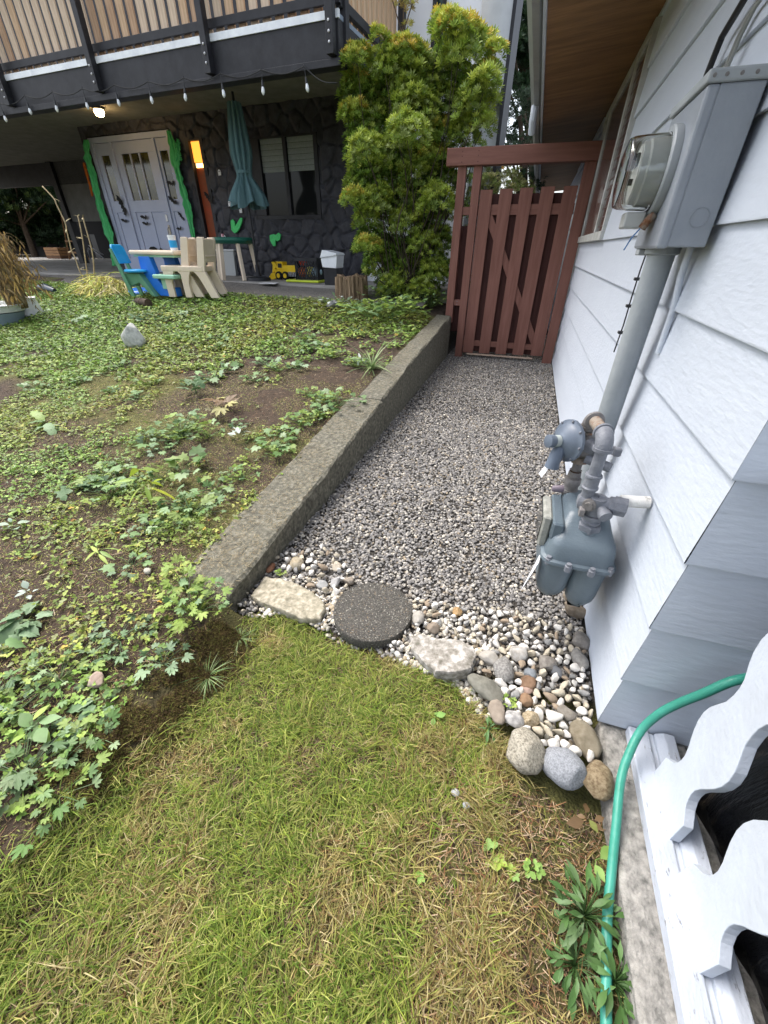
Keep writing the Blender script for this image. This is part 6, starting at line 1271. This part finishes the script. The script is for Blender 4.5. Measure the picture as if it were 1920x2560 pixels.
# stump
stp = PY(*Z3(1520, 1600), 6.25); stz = float(T(stp[0], 6.25)); sr = .5*abs(PY(*Z3(1405, 1550), 6.25)[0]-PY(*Z3(1640, 1550), 6.25)[0]); ztop = PY(*Z3(1500, 1420), 6.25)[2]
stt = thing('tree_stump', 'short split brown tree stump at the edge of the pebble patio', 'stump', (stp[0], 6.25, stz)); L = []
for i, z in enumerate(np.linspace(stz-.05, ztop, 8)):
    L.append([np.array((stp[0]+sr*(1.08-.012*i)*(1+.07*math.sin(9*a)+.05*math.sin(23*a+1))*math.cos(a), 6.25+sr*(1+.07*math.sin(9*a)+.05*math.sin(23*a+1))*math.sin(a), z+(.02*math.sin(5*a)+.015*math.sin(13*a) if i == 7 else 0))) for a in np.linspace(0, 2*math.pi, 97)[:-1]])
MB().loft(L).build('bark', mat('stump_wood', (.10, .065, .04), (.42, .31, .20), 9, .95, .8, 30, stretch=(9, 9, .7), bdist=.02, c3=(.22, .15, .09)), stt, smooth='auto')
# ---- background trees
def tree(label, lumps, cols, size, dens, seed, base, name='tree', top=None, trunk=.12):
    r = np.random.default_rng(seed); t = thing(name, label, 'tree', base); s = Scat(); crown(s, lumps, cols, size, dens, r, top); s.build('crown', m_leaf, t)
    mb = MB(); top_ = lumps[0]; mb.tube([base, (np.array(base)+np.array(top_[:3]))/2+np.array([.05, 0, 0]), top_[:3]], [trunk, trunk*.7, trunk*.3], 8)
    for l in lumps[1:]: mb.tube([(np.array(base)+np.array(top_[:3]))/2, l[:3]], [trunk*.3, trunk*.1], 5)
    mb.build('trunk', m_twig, t, smooth='auto'); return t
def lumpsPY(L, y, sc=1.0):
    out = []
    for i, (u, v, r) in enumerate(L): p = PY(u, v, y+.4*math.sin(i*2.3)); out.append((p[0], p[1], p[2], r/1000*float(CM[2]@(p-np.array([0, 0, H])))*sc))
    return out
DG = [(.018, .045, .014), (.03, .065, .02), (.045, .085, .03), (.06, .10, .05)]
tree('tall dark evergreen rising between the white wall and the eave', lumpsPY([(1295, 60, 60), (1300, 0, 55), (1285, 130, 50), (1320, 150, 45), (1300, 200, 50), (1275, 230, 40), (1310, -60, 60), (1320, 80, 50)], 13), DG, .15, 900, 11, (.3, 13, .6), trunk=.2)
tree('dark glossy leaved tree behind the gate under the evergreen', lumpsPY([(1300, 290, 55), (1260, 310, 45), (1330, 260, 40), (1320, 340, 50), (1250, 370, 45), (1290, 390, 50), (1340, 420, 50), (1320, 470, 45)], 10.5), [(.03, .06, .022), (.06, .10, .045), (.10, .14, .08), (.02, .04, .015)], .085, 700, 12, (-.1, 10.5, .6))
tree('pale yellow green bush just behind the gate', lumpsPY([(1240, 460, 40), (1270, 450, 32), (1215, 470, 35), (1210, 430, 25), (1200, 500, 40), (1260, 490, 40), (1300, 480, 35)], 8.2), [(.30, .32, .10), (.24, .30, .08), (.36, .34, .14)], .06, 1300, 13, (-.75, 8.2, .6), name='bush', trunk=.03)
tree('small orange leaved tree behind the yellow green bush', lumpsPY([(1243, 430, 18), (1250, 418, 14), (1215, 410, 16)], 9.0), [(.60, .32, .03), (.55, .42, .08)], .06, 1300, 14, (-.85, 9, .6), name='maple', trunk=.03)
tree('green shrub filling the space beside the gate posts', lumpsPY([(1160, 470, 40), (1180, 430, 35), (1165, 400, 35), (1190, 380, 25), (1150, 540, 40), (1170, 600, 40), (1190, 520, 40), (1130, 640, 35), (1140, 700, 40)], 7.2), [(.10, .18, .03), (.16, .25, .05), (.24, .30, .07)], .06, 1300, 15, (-1.2, 7.2, .6), name='bush', trunk=.03)
for i, (L, y, lb) in enumerate((([(20, 470, 60), (60, 520, 50), (-20, 540, 70), (90, 450, 50), (-60, 470, 70), (30, 420, 60), (120, 500, 40)], 17, 'shaded green tree seen through the open carport'), ([(150, 520, 60), (200, 560, 60), (100, 580, 60), (60, 600, 60), (0, 590, 60), (160, 600, 60), (-60, 600, 60)], 19, 'dark hedge like tree at the back of the carport'), ([(-120, 480, 80), (-160, 540, 80), (-110, 580, 80), (-200, 450, 80)], 17, 'dark tree beyond the left end of the carport'))):
    l0 = lumpsPY(L, y); tree(lb, l0, DG+([(.10, .15, .03)] if i == 0 else []), .24, 420, 30+i, (l0[0][0], y, .6), trunk=.15)
# ---- pots with dried plant, stalks and straw at the left
bkc = PG(0, 812); bkd = float(CM[2]@(bkc-np.array([0, 0, H])))
zr = PZ(40, 812, .36)[2]
def atdist(u, v, ref): d = ray(u, v); t = float(CM[2]@(ref-np.array([0, 0, H])))/1000; p = d*t; p[2] += H; return p
rimz = atdist(0, 758, bkc)[2]; rr_ = float(np.linalg.norm((atdist(76, 765, bkc)-atdist(0, 765, bkc))))*.86
pk = thing('plant_pot', 'grey plastic pot with white rim holding a dried brown plant at the left edge', 'plant pot', bkc)
bz_ = float(bkc[2]); hh_ = rimz-bz_
MB().lathe((bkc[0], bkc[1], bz_-.02), (0, 0, 1), [(0, rr_*.74), (hh_*.72, rr_*.93)], 36).build('pot_body', mat('pot_grey', (.20, .26, .30), (.24, .30, .34), 5, .5), pk, smooth='auto')
MB().lathe((bkc[0], bkc[1], bz_), (0, 0, 1), [(hh_*.68, rr_*.95), (hh_*.96, rr_*1.0), (hh_, rr_*1.06), (hh_*1.03, rr_*1.05), (hh_*1.02, rr_*.97), (hh_*.85, rr_*.93), (hh_*.84, 0)], 36, caps=False).build('rim', mat('pot_white', (.62, .63, .60), rough=.5), pk, smooth='auto')
wb = PG(78, 792); wz = atdist(80, 742, wb)[2]; w2 = float(np.linalg.norm(atdist(98, 745, wb)-atdist(60, 745, wb)))
wpt = thing('white_pot', 'plain white pot tucked behind the grey pot', 'plant pot', wb); MB().lathe((wb[0]-.07, wb[1]+.02, float(wb[2])-.03), (0, 0, 1), [(0, w2*.95), (wz-wb[2]+.02, w2*.72), (wz-wb[2]+.03, w2*.76), (wz-wb[2]+.02, w2*.66), (wz-wb[2]-.03, w2*.6), (wz-wb[2]-.03, 0)], 30).build('pot_body', mat('pot_plain_white', (.74, .75, .76), rough=.5), wpt, smooth='auto')
s = Scat(); r = np.random.default_rng(4); mb = MB()
for i in range(190):
    a = r.uniform(0, 6.28); q = r.uniform(.05, .22); hz = r.uniform(.25, .72)*(atdist(30, 590, bkc)[2]-rimz)/.62; b0_ = atdist(48, 770, bkc)+np.array([.10*math.cos(a), .10*math.sin(a), 0]); t1_ = b0_+np.array([q*.4*math.cos(a), q*.4*math.sin(a), hz]); t2_ = b0_+np.array([q*math.cos(a)*1.4, q*math.sin(a)*1.4, hz*r.uniform(.1, .95)])
    Pth = smooth_path([b0_, t1_, t2_], 5); t = MB().tube(Pth, [.0035*(1-j/len(Pth)*.7) for j in range(len(Pth))], 4); s.add(np.array(t.v), t.f, np.eye(3)[None], np.zeros((1, 3)), np.array([[.24, .17, .09]])*r.uniform(.6, 1.3))
    n = 8; pid = r.integers(3, len(Pth), n); P = np.array([Pth[j] for j in pid])+r.normal(0, .02, (n, 3)); s.add(LANCE[0], LANCE[1], rotm(r.uniform(0, 6.28, n), r.uniform(-1.5, -.6, n), r.normal(0, .8, n)), P, np.array([(.30, .21, .10), (.42, .27, .10), (.20, .16, .08), (.50, .33, .10)])[r.integers(0, 4, n)], r.uniform(.05, .11, n)[:, None])
dp = s.build('dried_plant', m_dry); tag(dp, 'withered brown drooping plant growing in the grey pot', 'plant')
for i, (pts, lb) in enumerate(((((1105, 440), (1030, 290), (975, 130), (930, 40), (905, -60), (862, -240), (845, -330), (735, -560), (700, -640), (550, -800)), 'tallest dry stalk leaning left above the straw heap'), (((1142, 440), (1125, 290), (1100, 100), (1070, -120), (1030, -330), (1005, -420)), 'middle dry stalk above the straw heap'), (((1218, 440), (1215, 200), (1190, 30), (1150, -130), (1100, -300), (1080, -390)), 'right dry stalk above the straw heap'))):
    Z5 = lambda x, y: (x*.19289, 620+y*.19289)
    P = [PY(*Z5(*p), 5.9+.02*j) for j, p in enumerate(pts)]; s = Scat(); t = MB().tube(smooth_path(P, 3), .010, 5); s.add(np.array(t.v), t.f, np.eye(3)[None], np.zeros((1, 3)), np.array([[.40, .31, .18]]))
    n = 7; r = np.random.default_rng(i); Q = np.array([P[j] for j in r.integers(1, len(P), n)]); s.add(LANCE[0], LANCE[1], rotm(r.uniform(0, 6.28, n), r.uniform(-.2, .9, n), r.normal(0, .5, n)), Q, np.tile([[.45, .38, .22]], (n, 1)), r.uniform(.06, .12, n)[:, None])
    tag(s.build('dry_stalk', m_dry), lb, 'stalk', 'dry stalks')
s = Scat(); hc = PG(268, 735); n = 1500; r = np.random.default_rng(8); a = r.uniform(0, 6.28, n); q = np.sqrt(r.random(n)); hx = hc[0]+q*np.cos(a)*.50; hy = hc[1]+q*np.sin(a)*.28; hz_ = T(hx, hy)+.05+.24*(1-q**2)*r.random(n)
s.add(LONG[0], LONG[1], rotm(r.uniform(0, 6.28, n), r.normal(0, .35, n), r.normal(0, .5, n)), np.stack([hx, hy, hz_], -1), pick([(.62, .58, .16), (.70, .60, .26), (.46, .52, .12), (.75, .65, .40)], n), r.uniform(.15, .34, n)[:, None])
tag(s.build('straw_heap', m_dry), 'heap of yellow dying grass left of the toy chair', 'grass heap')
tb_ = PG(125, 735); o = MB().tube([(tb_[0]-.20, tb_[1], tb_[2]+.07), (tb_[0]-.05, tb_[1], tb_[2]+.08), (tb_[0]+.2, tb_[1]-.04, tb_[2]+.05)], [.06, .075, .04], 14).build('dark_tube', mat('dark_blue_plastic', (.02, .035, .05), rough=.3), smooth='auto'); tag(o, 'dark blue plastic watering tube lying in the clover left of the straw', 'tube')
# ---- things kept in the carport
ZK = lambda x, y: (x*.19892, 340+y*.19892)
def KS(x, y, off): return FS(*ZK(x, y), off)
e0 = KS(560, 1200, -2.2); ez = .735
def atc(x, y): p = PZ(*ZK(x, y), .74); return p
ea = atc(950, 1555); easel = thing('easel', 'orange brown wooden easel standing in the carport left of the door', 'easel', (ea[0], ea[1], .735)); m_pine = mat('easel_wood', (.26, .13, .05), (.36, .19, .08), 6, .6)
def hgt(y1, x1, ref): d = ray(*ZK(x1, y1)); t = float(np.hypot(*(ref[:2]))/np.hypot(d[0], d[1])); return float((d*t)[2]+H)
h1 = hgt(1010, 850, ea); wd = .32
for a_, b_ in (((-wd, 0), (-.06, .1)), ((wd, 0), (.06, .1)), ((0, .6), (0, .12))): MB().bar((ea[0]+a_[0], ea[1]+a_[1], .735), (ea[0]+b_[0], ea[1]+b_[1], h1), .045, .03).build('leg', m_pine, easel)
MB().bar((ea[0]-wd*.8, ea[1]-.02, .98), (ea[0]+wd*.8, ea[1]-.02, .98), .03, .06).build('shelf', m_pine, easel); MB().bar((ea[0]-wd*.6, ea[1], 1.35), (ea[0]+wd*.6, ea[1], 1.35), .03, .05).build('cross_bar', m_pine, easel)
cc = atc(680, 1540); crt = thing('wooden_crate', 'low stack of brown planks on the carport floor', 'planks', (cc[0], cc[1], .735)); cwid = float(np.linalg.norm(atc(820, 1540)-atc(540, 1540)))/2
for i in range(4): MB().box((cc[0]-cwid, cc[1], .74+i*.10), (cc[0]+cwid, cc[1]+.5, .825+i*.10)).build('plank', m_pine if i % 2 else mat('plank_dark', (.13, .06, .03), (.18, .09, .045), 6, .7) if i == 0 else m_pine, crt)
wk = atc(430, 1500); wb_ = thing('work_bench', 'black workbench with clutter across the dark carport', 'workbench', (wk[0], wk[1], .735)); m_dk = mat('dark_bench', (.015, .014, .014), (.035, .03, .03), 8, .7)
MB().box((wk[0]-4.5, wk[1]+1.2, 1.50), (wk[0]+1.3, wk[1]+1.9, 1.56)).build('bench_top', mat('bench_top_grey', (.10, .12, .12), rough=.5), wb_); MB().box((wk[0]-4.5, wk[1]+1.25, .735), (wk[0]+1.3, wk[1]+1.3, 1.50)).build('bench_front', m_dk, wb_)
for dx in (-4.4, -1.6, 1.2): MB().box((wk[0]+dx, wk[1]+1.22, .735), (wk[0]+dx+.08, wk[1]+1.8, 1.5)).build('leg', m_dk, wb_)
rj = atc(410, 1500); o = MB().prism([(rj[0]-.22, rj[1]+1.0, 1.1), (rj[0]+.30, rj[1]+1.0, 1.06), (rj[0]+.16, rj[1]+1.0, 1.52), (rj[0]-.0, rj[1]+1.0, 1.60), (rj[0]-.18, rj[1]+1.0, 1.5)], (0, .12, 0)).build('red_bag', mat('red_fabric', (.25, .01, .015), (.35, .02, .03), 6, .8), bevel=.03); tag(o, 'dark red cloth bag hanging on the front of the workbench', 'bag')
cb_ = atc(1130, 1540); cbt = thing('cabinet', 'dark grey cabinet behind the easel', 'cabinet', (cb_[0], cb_[1], .735)); MB().box((cb_[0]-.42, cb_[1]+.7, .735), (cb_[0]+.38, cb_[1]+1.2, 1.62)).build('cabinet_body', mat('cabinet_grey', (.07, .07, .07), (.10, .10, .10), 4, .6), cbt, bevel=.01); MB().box((cb_[0]-.03, cb_[1]+.69, .80), (cb_[0]-.015, cb_[1]+.70, 1.58)).build('door_gap', m_blackm, cbt)
fc = atc(1250, 1560); fch = thing('folding_chair', 'folded metal tube chair leaning near the door', 'chair', (fc[0], fc[1], .735)); m_tube = mat('tube_grey', (.30, .30, .32), metal=.5, rough=.4)
MB().tube([(fc[0]-.45, fc[1], .74), (fc[0]-.44, fc[1], 1.02), (fc[0]-.36, fc[1], 1.14), (fc[0]-.26, fc[1], 1.05), (fc[0]-.24, fc[1], .78)], .018, 8).build('frame', m_tube, fch, smooth=True); MB().tube([(fc[0]-.30, fc[1], 1.22), (fc[0]+.28, fc[1], .92)], .02, 8).build('bar', m_tube, fch, smooth=True); MB().tube([(fc[0]-.2, fc[1]+.05, 1.05), (fc[0]+.2, fc[1]+.05, .80)], .02, 8).build('bar', m_tube, fch, smooth=True)
fz = thing('added_dark_fence', 'dark board fence added to darken the back of the carport', 'fence', FW(-11, -8, .7))
MB().box((-22, 8.5, .6), (-7.0, 8.6, 2.6)).build('boards', m_black, fz, M=FM)  # added black boards, keep the background behind the carport dark
for s_ in range(-22, -7, 2): B((s_, -8.42, .6), (s_+.1, -8.5, 2.45), 'fence_post', m_black, fz)
